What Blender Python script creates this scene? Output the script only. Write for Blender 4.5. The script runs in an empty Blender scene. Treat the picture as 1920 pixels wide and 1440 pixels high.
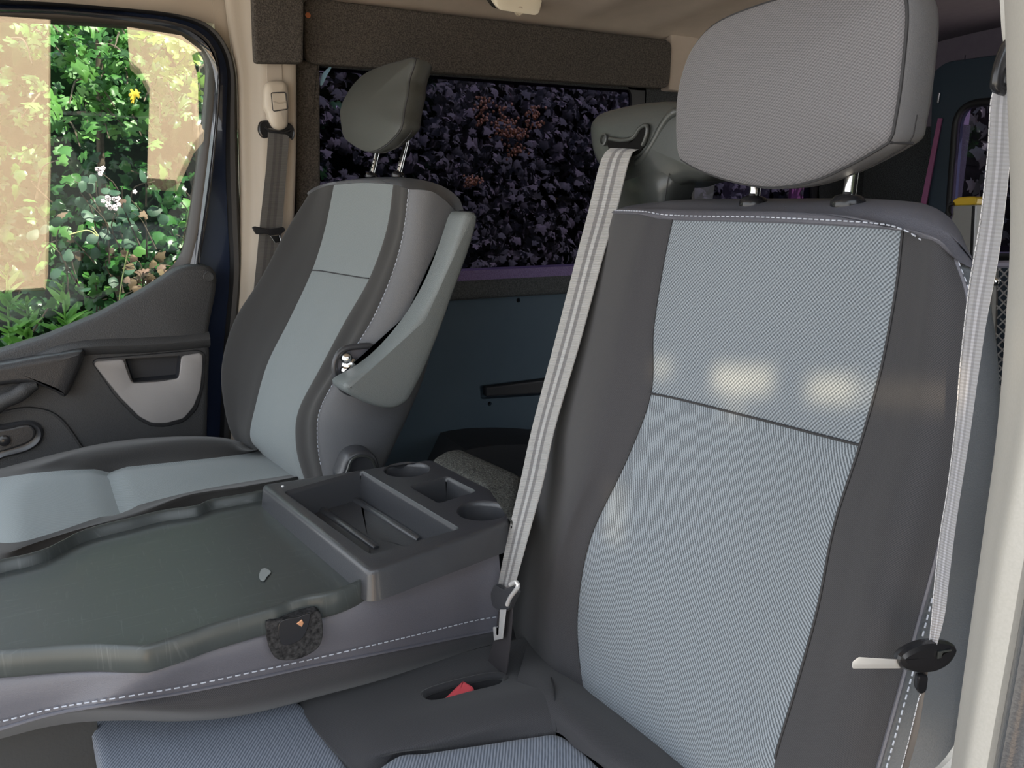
import bpy, bmesh, math, random
import numpy as np
from mathutils import Vector, Matrix

random.seed(7)
sc = bpy.context.scene
COL = sc.collection
X, Y, Z = 0, 1, 2

# ------------------------------------------------------------------ camera
F_PX, PITCH, YAW = 1500.0, math.atan(350 / 1500.0), math.radians(27.5)
CAM = np.array([0.0, 0.0, 1.0])
FW = np.array([math.sin(YAW) * math.cos(PITCH), math.cos(YAW) * math.cos(PITCH), -math.sin(PITCH)])
RT = np.array([math.cos(YAW), -math.sin(YAW), 0.0])
UP = np.cross(RT, FW)
cam = bpy.data.objects.new('camera', bpy.data.cameras.new('camera'))
COL.objects.link(cam)
cam.data.sensor_width = 36.0
cam.data.lens = F_PX / 1920.0 * 36.0
cam.data.clip_start = 0.02
cam.matrix_world = Matrix(((RT[0], UP[0], -FW[0], CAM[0]), (RT[1], UP[1], -FW[1], CAM[1]),
                           (RT[2], UP[2], -FW[2], CAM[2]), (0, 0, 0, 1)))
sc.camera = cam

# ------------------------------------------------------------------ world, sun, exposure
sc.view_settings.view_transform = 'Standard'
sc.view_settings.look = 'None'
sc.view_settings.gamma = 1.0
sc.view_settings.use_curve_mapping = False
sc.view_settings.exposure = 1.5
w = bpy.data.worlds.new('world'); sc.world = w; w.use_nodes = True
wn, wl = w.node_tree.nodes, w.node_tree.links
bg = wn['Background']
tc = wn.new('ShaderNodeTexCoord'); sep = wn.new('ShaderNodeSeparateXYZ'); rmp = wn.new('ShaderNodeValToRGB')
wl.new(tc.outputs['Generated'], sep.inputs[0]); wl.new(sep.outputs['Z'], rmp.inputs[0]); wl.new(rmp.outputs[0], bg.inputs[0])
rmp.color_ramp.elements[0].position = 0.0; rmp.color_ramp.elements[0].color = (0.96, 0.97, 0.98, 1)
rmp.color_ramp.elements[1].position = 0.7; rmp.color_ramp.elements[1].color = (0.78, 0.88, 1.0, 1)
bg.inputs[1].default_value = 1.0
sun = bpy.data.objects.new('sun', bpy.data.lights.new('sun', 'SUN')); COL.objects.link(sun)
sun.data.energy = 6.0; sun.data.angle = math.radians(0.6); sun.data.color = (1.0, 0.93, 0.8)
sun.rotation_euler = (-Vector((0.55, -0.5, 1.1))).to_track_quat('-Z', 'Y').to_euler()

# ------------------------------------------------------------------ picture point -> point in the van
def ray(u, v): return FW + RT * (u - 960) / F_PX - UP * (v - 720) / F_PX
def at(u, v, ax, val):
    d = ray(u, v); return CAM + d * ((val - CAM[ax]) / d[ax])
def onp(u, v, p0, n):
    d = ray(u, v); p0 = np.array(p0, float); n = np.array(n, float)
    return CAM + d * (((p0 - CAM) @ n) / (d @ n))
def PL(pts, ax, val): return [at(u, v, ax, val) for u, v in pts]

# ------------------------------------------------------------------ materials
MATS = {}
def mat(name, col, rough=0.6, metal=0.0, noise=None, bump=None, sheen=0.0, spec=0.5, coat=0.0, trans=0.0):
    """noise=(scale, amount, second colour); bump=(scale, strength)"""
    if name in MATS: return MATS[name]
    m = bpy.data.materials.new(name); m.use_nodes = True; MATS[name] = m
    N, L = m.node_tree.nodes, m.node_tree.links
    b = N['Principled BSDF']
    b.inputs['Base Color'].default_value = (*col, 1); b.inputs['Roughness'].default_value = rough
    b.inputs['Metallic'].default_value = metal; b.inputs['Specular IOR Level'].default_value = spec
    b.inputs['Sheen Weight'].default_value = sheen; b.inputs['Coat Weight'].default_value = coat
    t = N.new('ShaderNodeTexCoord')
    if noise:
        s, lo, c2 = noise
        n = N.new('ShaderNodeTexNoise'); n.inputs['Scale'].default_value = s; n.inputs['Detail'].default_value = 3
        r = N.new('ShaderNodeValToRGB'); r.color_ramp.elements[0].position = 0.5 - lo; r.color_ramp.elements[1].position = 0.5 + lo
        r.color_ramp.elements[0].color = (*col, 1); r.color_ramp.elements[1].color = (*c2, 1)
        L.new(t.outputs['Object'], n.inputs['Vector']); L.new(n.outputs['Fac'], r.inputs[0]); L.new(r.outputs[0], b.inputs['Base Color'])
    if bump:
        n2 = N.new('ShaderNodeTexNoise'); n2.inputs['Scale'].default_value = bump[0]; n2.inputs['Detail'].default_value = 2
        bp = N.new('ShaderNodeBump'); bp.inputs['Strength'].default_value = bump[1]; bp.inputs['Distance'].default_value = 0.002
        L.new(t.outputs['Object'], n2.inputs['Vector']); L.new(n2.outputs['Fac'], bp.inputs['Height']); L.new(bp.outputs[0], b.inputs['Normal'])
    return m

def weave(name, c_dark, c_light, pitch, ang=45, cross=0.6, rough=0.9, bump=0.25):
    """woven cloth: two sets of ribs in UV space (UVs are in metres)"""
    m = bpy.data.materials.new(name); m.use_nodes = True; MATS[name] = m
    N, L = m.node_tree.nodes, m.node_tree.links
    b = N['Principled BSDF']; b.inputs['Roughness'].default_value = rough; b.inputs['Specular IOR Level'].default_value = 0.25
    b.inputs['Sheen Weight'].default_value = 0.15
    uv = N.new('ShaderNodeUVMap')
    outs = []
    for a in (ang, ang + 90):
        mp = N.new('ShaderNodeMapping'); mp.inputs['Rotation'].default_value = (0, 0, math.radians(a))
        wv = N.new('ShaderNodeTexWave'); wv.wave_type = 'BANDS'; wv.bands_direction = 'X'; wv.wave_profile = 'SIN'
        wv.inputs['Scale'].default_value = 2 * math.pi / (20 * pitch); wv.inputs['Distortion'].default_value = 1.2
        wv.inputs['Detail Scale'].default_value = 2.0
        L.new(uv.outputs[0], mp.inputs[0]); L.new(mp.outputs[0], wv.inputs[0]); outs.append(wv.outputs['Fac'])
    mx = N.new('ShaderNodeMix'); mx.data_type = 'FLOAT'; mx.inputs[0].default_value = cross * 0.5
    L.new(outs[0], mx.inputs[2]); L.new(outs[1], mx.inputs[3])
    nz = N.new('ShaderNodeTexNoise'); nz.inputs['Scale'].default_value = 600; nz.inputs['Detail'].default_value = 2
    L.new(uv.outputs[0], nz.inputs[0])
    ad = N.new('ShaderNodeMix'); ad.data_type = 'FLOAT'; ad.inputs[0].default_value = 0.35
    L.new(mx.outputs[0], ad.inputs[2]); L.new(nz.outputs['Fac'], ad.inputs[3])
    r = N.new('ShaderNodeValToRGB'); r.color_ramp.elements[0].position = 0.25; r.color_ramp.elements[1].position = 0.75
    r.color_ramp.elements[0].color = (*c_dark, 1); r.color_ramp.elements[1].color = (*c_light, 1)
    L.new(ad.outputs[0], r.inputs[0]); L.new(r.outputs[0], b.inputs['Base Color'])
    bp = N.new('ShaderNodeBump'); bp.inputs['Strength'].default_value = bump; bp.inputs['Distance'].default_value = 0.001
    L.new(mx.outputs[0], bp.inputs['Height']); L.new(bp.outputs[0], b.inputs['Normal'])
    return m

def webbing(name, edge, stripe, gap):
    """seat-belt webbing: lengthwise stripes across U (0..1), fine ribs along V (metres)"""
    m = bpy.data.materials.new(name); m.use_nodes = True; MATS[name] = m
    N, L = m.node_tree.nodes, m.node_tree.links
    b = N['Principled BSDF']; b.inputs['Roughness'].default_value = 0.55; b.inputs['Sheen Weight'].default_value = 0.2
    uv = N.new('ShaderNodeUVMap'); s = N.new('ShaderNodeSeparateXYZ'); L.new(uv.outputs[0], s.inputs[0])
    r = N.new('ShaderNodeValToRGB'); r.color_ramp.interpolation = 'LINEAR'
    el = r.color_ramp.elements
    stops = [(0.0, edge), (0.28, edge), (0.30, gap), (0.42, gap), (0.44, stripe), (0.56, stripe), (0.58, gap), (0.70, gap), (0.72, edge), (1.0, edge)]
    el[0].position, el[1].position = 0.0, 1.0
    el[0].color = (*edge, 1); el[1].color = (*edge, 1)
    for p, c in stops[1:-1]:
        e = el.new(p); e.color = (*c, 1)
    L.new(s.outputs['X'], r.inputs[0]); L.new(r.outputs[0], b.inputs['Base Color'])
    wv = N.new('ShaderNodeTexWave'); wv.bands_direction = 'Y'; wv.inputs['Scale'].default_value = 2 * math.pi / (20 * 0.0022)
    L.new(uv.outputs[0], wv.inputs[0])
    bp = N.new('ShaderNodeBump'); bp.inputs['Strength'].default_value = 0.5; bp.inputs['Distance'].default_value = 0.001
    L.new(wv.outputs['Fac'], bp.inputs['Height']); L.new(bp.outputs[0], b.inputs['Normal'])
    return m

def pane(name, tint, refl, rcol=(1, 1, 1)):
    m = bpy.data.materials.new(name); m.use_nodes = True; MATS[name] = m
    N, L = m.node_tree.nodes, m.node_tree.links
    N.remove(N['Principled BSDF'])
    t = N.new('ShaderNodeBsdfTransparent'); t.inputs[0].default_value = (*tint, 1)
    g = N.new('ShaderNodeBsdfGlossy'); g.inputs['Roughness'].default_value = 0.0; g.inputs[0].default_value = (*rcol, 1)
    x = N.new('ShaderNodeMixShader'); x.inputs[0].default_value = refl
    L.new(t.outputs[0], x.inputs[1]); L.new(g.outputs[0], x.inputs[2]); L.new(x.outputs[0], N['Material Output'].inputs[0])
    return m

def leafmat(name, c1, c2, c3, rough=0.45):
    m = bpy.data.materials.new(name); m.use_nodes = True; MATS[name] = m
    N, L = m.node_tree.nodes, m.node_tree.links
    b = N['Principled BSDF']; b.inputs['Roughness'].default_value = rough
    oi = N.new('ShaderNodeObjectInfo'); geo = N.new('ShaderNodeNewGeometry')
    ad = N.new('ShaderNodeMath'); ad.operation = 'ADD'; L.new(oi.outputs['Random'], ad.inputs[0]); L.new(geo.outputs['Random Per Island'], ad.inputs[1])
    fr = N.new('ShaderNodeMath'); fr.operation = 'FRACT'; L.new(ad.outputs[0], fr.inputs[0])
    r = N.new('ShaderNodeValToRGB'); r.color_ramp.elements[0].color = (*c1, 1); r.color_ramp.elements[1].color = (*c3, 1)
    e = r.color_ramp.elements.new(0.5); e.color = (*c2, 1)
    L.new(fr.outputs[0], r.inputs[0]); L.new(r.outputs[0], b.inputs['Base Color'])
    tl = N.new('ShaderNodeBsdfTranslucent'); L.new(r.outputs[0], tl.inputs[0])
    x = N.new('ShaderNodeMixShader'); x.inputs[0].default_value = 0.35
    L.new(b.outputs[0], x.inputs[1]); L.new(tl.outputs[0], x.inputs[2]); L.new(x.outputs[0], N['Material Output'].inputs[0])
    return m

M_insert = weave('woven_blue_grey', (0.075, 0.088, 0.102), (0.275, 0.31, 0.345), 0.0030)
M_insert_low = weave('ribbed_blue_grey', (0.075, 0.088, 0.102), (0.275, 0.31, 0.345), 0.0030, ang=-38, cross=0.25)
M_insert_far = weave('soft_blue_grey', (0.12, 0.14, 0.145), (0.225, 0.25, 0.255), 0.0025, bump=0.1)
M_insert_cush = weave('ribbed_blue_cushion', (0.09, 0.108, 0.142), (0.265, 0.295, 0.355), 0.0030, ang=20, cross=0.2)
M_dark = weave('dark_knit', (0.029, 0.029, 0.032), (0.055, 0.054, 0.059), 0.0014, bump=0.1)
M_dark_far = weave('dark_knit_shaded', (0.022, 0.022, 0.022), (0.042, 0.041, 0.041), 0.0014, bump=0.1)  # darker copy of the dark knit: shade of the far seat put into colour
M_side = mat('blue_grey_vinyl', (0.085, 0.094, 0.104), 0.42, bump=(900, 0.25))
M_leather = mat('dark_vinyl', (0.110, 0.111, 0.132), 0.42, bump=(900, 0.25))
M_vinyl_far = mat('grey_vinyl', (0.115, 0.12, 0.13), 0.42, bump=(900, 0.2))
M_head = weave('headrest_cloth', (0.095, 0.093, 0.10), (0.18, 0.177, 0.188), 0.0019, ang=40, cross=0.7, bump=0.25, rough=0.6)
M_head_side = mat('headrest_vinyl', (0.15, 0.152, 0.160), 0.40, bump=(900, 0.2))
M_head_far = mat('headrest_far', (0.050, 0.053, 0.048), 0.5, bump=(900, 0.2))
M_thread = mat('pale_thread', (0.45, 0.48, 0.55), 0.7)
M_seam = mat('dark_seam_piping', (0.03, 0.03, 0.033), 0.8)  # dark piping along seams, notches and the button gap
M_plastic = mat('charcoal_plastic', (0.042, 0.044, 0.050), 0.33, bump=(700, 0.12), coat=0.15)
M_plastic_gloss = mat('black_gloss_plastic', (0.016, 0.016, 0.018), 0.22)
M_tower = mat('satin_grey_plastic', (0.045, 0.049, 0.047), 0.30, bump=(500, 0.06))
M_arm = mat('armrest_vinyl', (0.155, 0.175, 0.178), 0.4, bump=(800, 0.35))
M_chrome = mat('chrome', (0.75, 0.75, 0.75), 0.12, 1.0)
M_steel = mat('steel', (0.62, 0.62, 0.64), 0.3, 0.9)
M_bright = mat('polished_steel', (0.82, 0.82, 0.82), 0.3, 0.55)
M_cream = mat('cream_plastic', (0.44, 0.385, 0.315), 0.5, bump=(400, 0.05))
M_cream_near = mat('pale_grey_cream_plastic', (0.42, 0.405, 0.375), 0.45, noise=(900, 0.16, (0.39, 0.375, 0.345)))
M_headliner = mat('headliner_cloth', (0.47, 0.40, 0.335), 0.95, noise=(25, 0.3, (0.42, 0.36, 0.30)), bump=(600, 0.1))
M_carpet = mat('grey_carpet', (0.040, 0.037, 0.033), 1.0, noise=(320, 0.2, (0.115, 0.103, 0.092)), bump=(420, 0.9), spec=0.1)
M_carpet_dk = mat('dark_carpet', (0.022, 0.024, 0.026), 1.0, noise=(300, 0.2, (0.075, 0.08, 0.082)), bump=(420, 0.9), spec=0.1)
M_carpet_blue = mat('slate_carpet', (0.05, 0.055, 0.06), 1.0, noise=(300, 0.2, (0.11, 0.12, 0.125)), bump=(420, 0.9), spec=0.1)
M_lining = mat('slate_lining_panel', (0.060, 0.098, 0.135), 0.7, noise=(14, 0.3, (0.053, 0.088, 0.122)))
M_navy = mat('navy_paint', (0.018, 0.028, 0.06), 0.2, coat=0.8)
M_rubber = mat('rubber_seal', (0.014, 0.014, 0.015), 0.5)
M_door = mat('door_trim_plastic', (0.040, 0.041, 0.043), 0.55, bump=(500, 0.5))
M_door_dark = mat('door_trim_plastic_dark', (0.028, 0.028, 0.030), 0.38, bump=(500, 0.3))  # darker, smoother door plastic of armrest, pocket surround and lever
M_greyinsert = mat('silver_grey_plastic', (0.30, 0.285, 0.28), 0.5, noise=(700, 0.3, (0.28, 0.265, 0.26)))
M_lamp = mat('ivory_lamp_plastic', (0.85, 0.78, 0.62), 0.35)
M_red = mat('red_button', (0.75, 0.10, 0.12), 0.3)
M_yellow = mat('yellow_plastic', (0.72, 0.48, 0.03), 0.4)
M_greymetal = mat('grey_painted_metal', (0.30, 0.30, 0.29), 0.45)
M_floor = mat('rubber_mat', (0.03, 0.032, 0.035), 0.6, bump=(300, 0.3))
M_mirror_panel = mat('mirror_panel_beige', (0.90, 0.66, 0.45), 0.9, noise=(60, 0.25, (0.80, 0.56, 0.36)))
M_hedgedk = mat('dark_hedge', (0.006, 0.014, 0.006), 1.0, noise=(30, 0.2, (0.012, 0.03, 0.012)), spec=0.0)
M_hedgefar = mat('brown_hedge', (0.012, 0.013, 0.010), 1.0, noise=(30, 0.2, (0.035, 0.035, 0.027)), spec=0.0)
M_ground = mat('gravel', (0.55, 0.50, 0.43), 0.95, noise=(80, 0.3, (0.45, 0.41, 0.35)))
M_bark = mat('bark', (0.06, 0.045, 0.03), 0.9, noise=(90, 0.2, (0.11, 0.085, 0.06)))
M_fence = mat('pink_fence', (0.55, 0.22, 0.32), 0.8)
M_bodyout = mat('van_paint', (0.02, 0.03, 0.07), 0.25, coat=0.8)
M_tint_rear = pane('violet_tinted_glass_rear', (0.42, 0.38, 0.52), 0.03)
M_glass = pane('clear_glass', (0.90, 0.94, 0.92), 0.075)
M_tint = pane('violet_tinted_glass', (0.21, 0.19, 0.295), 0.012)
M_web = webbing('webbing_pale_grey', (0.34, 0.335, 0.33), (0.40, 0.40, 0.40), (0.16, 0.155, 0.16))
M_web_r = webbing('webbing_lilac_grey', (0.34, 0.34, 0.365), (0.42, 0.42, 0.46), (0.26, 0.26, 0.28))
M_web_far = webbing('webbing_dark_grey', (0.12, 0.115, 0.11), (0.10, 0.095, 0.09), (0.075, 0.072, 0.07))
M_haw = leafmat('hawthorn_leaf', (0.03, 0.11, 0.018), (0.06, 0.19, 0.035), (0.12, 0.28, 0.06))
M_sprig = leafmat('young_leaf', (0.16, 0.32, 0.04), (0.24, 0.40, 0.06), (0.36, 0.46, 0.09))
M_ivy = leafmat('ivy_leaf', (0.014, 0.05, 0.016), (0.022, 0.09, 0.022), (0.045, 0.15, 0.035), 0.25)
M_bramble = leafmat('bramble_leaf', (0.03, 0.075, 0.045), (0.055, 0.12, 0.075), (0.08, 0.16, 0.10), 0.5)
M_weed = leafmat('weed_leaf', (0.12, 0.32, 0.05), (0.19, 0.42, 0.08), (0.28, 0.50, 0.13))
M_drybrown = leafmat('dry_leaf', (0.10, 0.065, 0.035), (0.18, 0.13, 0.075), (0.24, 0.15, 0.12), 0.8)
M_far = leafmat('maple_leaf', (0.12, 0.15, 0.10), (0.18, 0.21, 0.14), (0.29, 0.30, 0.22), 0.8)
M_petal = mat('white_petal', (0.85, 0.72, 0.80), 0.6)
M_seed = leafmat('orange_seed', (0.55, 0.34, 0.12), (0.65, 0.42, 0.16), (0.72, 0.52, 0.24), 0.7)

# ------------------------------------------------------------------ object helpers
def empty(name, loc):
    o = bpy.data.objects.new(name, None); COL.objects.link(o); o.location = loc; o.empty_display_size = 0.05
    return o
def tag(o, label=None, cat=None, group=None, kind=None):
    for k, v in (('label', label), ('category', cat), ('group', group), ('kind', kind)):
        if v: o[k] = v
    return o
def thing(name, label, cat, loc=(0, 0, 0), group=None): return tag(empty(name, loc), label, cat, group)
ORG = {}
def origin(o):
    p = np.zeros(3)
    while o is not None:
        p = p + np.array(o.location); o = o.parent
    return p
def build(name, verts, faces, m, parent=None, uvs=None, smooth=True, label=None):
    me = bpy.data.meshes.new(name)
    verts = np.asarray(verts, float)
    off = origin(parent) if parent is not None else np.zeros(3)
    c = verts.mean(axis=0) if len(verts) else np.zeros(3)
    me.from_pydata([tuple(v) for v in verts - c], [], [tuple(f) for f in faces])
    if uvs is not None:
        ul = me.uv_layers.new(name='UVMap')
        for lp in me.loops: ul.data[lp.index].uv = uvs[lp.vertex_index]
    me.materials.append(m)
    bm = bmesh.new(); bm.from_mesh(me); bmesh.ops.recalc_face_normals(bm, faces=bm.faces[:]); bm.to_mesh(me); bm.free()
    if smooth:
        for p in me.polygons: p.use_smooth = True
        try: me.set_sharp_from_angle(angle=math.radians(50))
        except Exception: pass
    o = bpy.data.objects.new(name, me); COL.objects.link(o)
    o.parent = parent; o.location = tuple(c - off)
    if label: o['label'] = label
    return o
def join(parts):
    V, Fc, n = [], [], 0
    for v, f in parts:
        V.extend([tuple(p) for p in v]); Fc.extend([tuple(i + n for i in q) for q in f]); n += len(v)
    return V, Fc

def crs(P, n, closed=False):
    """n points, evenly spread, along a Catmull-Rom curve through P"""
    P = np.asarray(P, float); k = len(P)
    if closed: Q = np.vstack([P[-1], P, P[0], P[1]]); seg = k
    else: Q = np.vstack([2 * P[0] - P[1], P, 2 * P[-1] - P[-2]]); seg = k - 1
    s = []
    for i in range(seg):
        p0, p1, p2, p3 = Q[i:i + 4]
        for t in np.linspace(0, 1, 14, endpoint=False):
            s.append(0.5 * (2 * p1 + (p2 - p0) * t + (2 * p0 - 5 * p1 + 4 * p2 - p3) * t * t + (3 * p1 - p0 - 3 * p2 + p3) * t ** 3))
    s.append(Q[1] if closed else Q[-2]); s = np.array(s)
    return resample(s, n, closed)
def resample(s, n, closed=False):
    s = np.asarray(s, float)
    d = np.concatenate([[0], np.cumsum(np.linalg.norm(np.diff(s, axis=0), axis=1))])
    t = np.linspace(0, d[-1], n + 1)[:-1] if closed else np.linspace(0, d[-1], n)
    return np.stack([np.interp(t, d, s[:, i]) for i in range(s.shape[1])], axis=1)
def crp(P, n):
    """Catmull-Rom sampled at even PARAMETER steps (keeps control rows aligned): n points per span"""
    P = np.asarray(P, float); Q = np.concatenate([[2 * P[0] - P[1]], P, [2 * P[-1] - P[-2]]], axis=0); out = []
    for i in range(len(P) - 1):
        p0, p1, p2, p3 = Q[i:i + 4]
        for t in np.linspace(0, 1, n, endpoint=False):
            out.append(0.5 * (2 * p1 + (p2 - p0) * t + (2 * p0 - 5 * p1 + 4 * p2 - p3) * t * t + (3 * p1 - p0 - 3 * p2 + p3) * t ** 3))
    out.append(P[-1]); return np.array(out)

def dense(ctrl, n):
    """ctrl[row][col] -> smooth dense grid, n steps per span both ways"""
    C = np.array(ctrl, float)
    A = np.stack([crp(C[:, j], n) for j in range(C.shape[1])], axis=1)
    return np.stack([crp(A[i], n) for i in range(A.shape[0])], axis=0)
def grid_uv(G):
    G = np.asarray(G)
    mi, mj = G.shape[0] // 2, G.shape[1] // 2
    du = np.concatenate([[0], np.cumsum(np.linalg.norm(np.diff(G[mi], axis=0), axis=1))])
    dv = np.concatenate([[0], np.cumsum(np.linalg.norm(np.diff(G[:, mj], axis=0), axis=1))])
    return [(du[j], -dv[i]) for i in range(G.shape[0]) for j in range(G.shape[1])]
def grid_obj(name, G, m, parent=None, label=None, uv01=False, thick=0.0, tdir=None):
    G = np.asarray(G); r, c = G.shape[:2]
    V = G.reshape(-1, 3); uv = grid_uv(G)
    if uv01: uv = [(k % c / (c - 1), b) for k, (a, b) in enumerate(uv)]
    Fc = [(i * c + j, i * c + j + 1, (i + 1) * c + j + 1, (i + 1) * c + j) for i in range(r - 1) for j in range(c - 1)]
    if thick and tdir is not None:
        n = len(V); V = np.vstack([V, V + np.array(tdir) * thick]); uv = uv + uv
        Fc += [tuple(n + k for k in reversed(f)) for f in Fc]
        rim = [j for j in range(c)] + [i * c + c - 1 for i in range(1, r)] + [(r - 1) * c + j for j in range(c - 2, -1, -1)] + [i * c for i in range(r - 2, 0, -1)]
        Fc += [(rim[k], rim[(k + 1) % len(rim)], n + rim[(k + 1) % len(rim)], n + rim[k]) for k in range(len(rim))]
    return build(name, V, Fc, m, parent, uv, label=label)

def frame(P):
    c = P.mean(axis=0); n = np.zeros(3)
    for i in range(len(P)): n += np.cross(P[i] - c, P[(i + 1) % len(P)] - c)
    return c, n / np.linalg.norm(n)
def inset(P, d):
    """move a closed 3D outline inwards by d in its own plane"""
    if d == 0: return P.copy()
    c, n = frame(P)
    t = np.roll(P, -1, 0) - np.roll(P, 1, 0); t /= np.linalg.norm(t, axis=1)[:, None] + 1e-12
    return P + np.cross(n, t) * d
def pillow_vf(outline, layers, axis, N=56, front=None, back=None, smooth_outline=True):
    """closed solid: the outline moved by (inset, depth) layer after layer along axis; front/back=(dome depth) close it"""
    P = crs(outline, N, True) if smooth_outline else resample(np.vstack([outline, outline[0]]), N, True) if smooth_outline is None else np.asarray(outline, float)
    N = len(P); ax = np.array(axis, float); ax /= np.linalg.norm(ax)
    loops = [inset(P, i) + ax * d for i, d in layers]
    def cap(lp, dome):
        c = lp.mean(axis=0); out = []
        for s in (0.75, 0.5, 0.25):
            out.append(c + (lp - c) * s + ax * dome * (1 - s * s))
        return out, c + ax * dome
    pre, cpre = cap(loops[0], front or 0.0); post, cpost = cap(loops[-1], back or 0.0)
    allL = pre[::-1] + loops + post
    V = [p for lp in allL for p in lp]; Fc = []
    for k in range(len(allL) - 1):
        for j in range(N):
            a, b = k * N + j, k * N + (j + 1) % N
            Fc.append((a, b, b + N, a + N))
    V.append(cpre); V.append(cpost); q = len(V)
    for j in range(N):
        Fc.append((q - 2, (j + 1) % N, j)); b = (len(allL) - 1) * N
        Fc.append((q - 1, b + j, b + (j + 1) % N))
    return V, Fc
def pillow(name, outline, layers, axis, m, parent=None, label=None, **k):
    V, Fc = pillow_vf(outline, layers, axis, **k)
    V = np.array(V); c = V.mean(axis=0); uv = [((p - c) @ RT, (p - c) @ UP) for p in V]
    return build(name, V, Fc, m, parent, uv, label=label)
def slab(name, outline, depth, axis, m, parent=None, r=0.004, label=None, N=None, sm=False):
    """plate with rounded edge; outline is used as given"""
    P = np.asarray(outline, float)
    if sm: P = crs(P, N or 48, True)
    s = 1.0 if depth > 0 else -1.0
    lay = [(r, 0), (r * 0.3, s * r * 0.3), (0, s * r), (0, depth - s * r), (r * 0.3, depth - s * r * 0.3), (r, depth)]
    o = pillow(name, P, lay, axis, m, parent, label, smooth_outline=False)
    o.data.set_sharp_from_angle(angle=math.radians(20)); return o
def rounded(poly, r, n=4):
    """round the corners of a 3D polygon"""
    P = [np.array(p, float) for p in poly]; out = []
    for i in range(len(P)):
        a, b, c = P[i - 1], P[i], P[(i + 1) % len(P)]
        u, v = a - b, c - b; lu, lv = np.linalg.norm(u), np.linalg.norm(v)
        q = min(r, lu * 0.45, lv * 0.45)
        p1, p2 = b + u / lu * q, b + v / lv * q
        for t in np.linspace(0, 1, n + 1): out.append((1 - t) ** 2 * p1 + 2 * t * (1 - t) * b + t * t * p2)
    return np.array(out)
def tube_vf(pts, rad, n=8, closed=False):
    P = np.asarray(pts, float); k = len(P); V, Fc = [], []
    rads = rad if hasattr(rad, '__len__') else [rad] * k
    prev = None
    for i in range(k):
        t = (P[(i + 1) % k] - P[i - 1]) if closed else (P[min(i + 1, k - 1)] - P[max(i - 1, 0)])
        t = t / (np.linalg.norm(t) + 1e-12)
        if prev is None:
            a = np.array([0, 0, 1.0]) if abs(t[2]) < 0.9 else np.array([1.0, 0, 0])
        else: a = prev
        u = a - t * (a @ t); u /= np.linalg.norm(u) + 1e-12; prev = u; v = np.cross(t, u)
        for j in range(n):
            g = 2 * math.pi * j / n; V.append(P[i] + (u * math.cos(g) + v * math.sin(g)) * rads[i])
    for i in range(k if closed else k - 1):
        for j in range(n):
            a, b = i * n + j, i * n + (j + 1) % n; c, d = ((i + 1) % k) * n + (j + 1) % n, ((i + 1) % k) * n + j
            Fc.append((a, b, c, d))
    if not closed: Fc.append(tuple(range(n - 1, -1, -1))); Fc.append(tuple((k - 1) * n + j for j in range(n)))
    return V, Fc
def tube(name, pts, rad, m, parent=None, n=8, closed=False, label=None):
    V, Fc = tube_vf(pts, rad, n, closed); return build(name, V, Fc, m, parent, label=label)
def lathe_vf(prof, c, axis, n=24):
    ax = np.array(axis, float); ax /= np.linalg.norm(ax)
    a = np.array([1.0, 0, 0]) if abs(ax[0]) < 0.9 else np.array([0, 1.0, 0])
    u = a - ax * (a @ ax); u /= np.linalg.norm(u); v = np.cross(ax, u); V, Fc = [], []
    for r, h in prof:
        for j in range(n):
            g = 2 * math.pi * j / n; V.append(np.array(c) + ax * h + (u * math.cos(g) + v * math.sin(g)) * r)
    for i in range(len(prof) - 1):
        for j in range(n): Fc.append((i * n + j, i * n + (j + 1) % n, (i + 1) * n + (j + 1) % n, (i + 1) * n + j))
    Fc.append(tuple(range(n - 1, -1, -1))); Fc.append(tuple((len(prof) - 1) * n + j for j in range(n)))
    return V, Fc
def lathe(name, prof, c, axis, m, parent=None, n=24, label=None):
    V, Fc = lathe_vf(prof, c, axis, n); return build(name, V, Fc, m, parent, label=label)
def box_vf(lo, hi):
    (a, b, c), (d, e, f) = lo, hi
    V = [(a, b, c), (d, b, c), (d, e, c), (a, e, c), (a, b, f), (d, b, f), (d, e, f), (a, e, f)]
    return V, [(0, 3, 2, 1), (4, 5, 6, 7), (0, 1, 5, 4), (1, 2, 6, 5), (2, 3, 7, 6), (3, 0, 4, 7)]
def box(name, lo, hi, m, parent=None, label=None, bev=0.0):
    V, Fc = box_vf(lo, hi); o = build(name, V, Fc, m, parent, smooth=False, label=label)
    if bev:
        md = o.modifiers.new('bevel', 'BEVEL'); md.width = bev; md.segments = 3
    return o
def stitches(name, line, parent, m=None, step=0.0085, on=0.6, r=0.0009, off=(0, 0, 0)):
    """a seam of separate dashes, joined: one part"""
    P = crs(line, 400); d = np.concatenate([[0], np.cumsum(np.linalg.norm(np.diff(P, axis=0), axis=1))])
    parts = []; s = 0.0
    while s + step * on < d[-1]:
        q = [np.array([np.interp(x, d, P[:, i]) for i in range(3)]) + np.array(off) for x in (s, s + step * on)]
        parts.append(tube_vf(q, r, 5)); s += step
    V, Fc = join(parts); o = build(name, V, Fc, m or M_thread, parent, label='pale dashed stitching'); o['kind'] = 'stuff'
    return o
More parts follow.
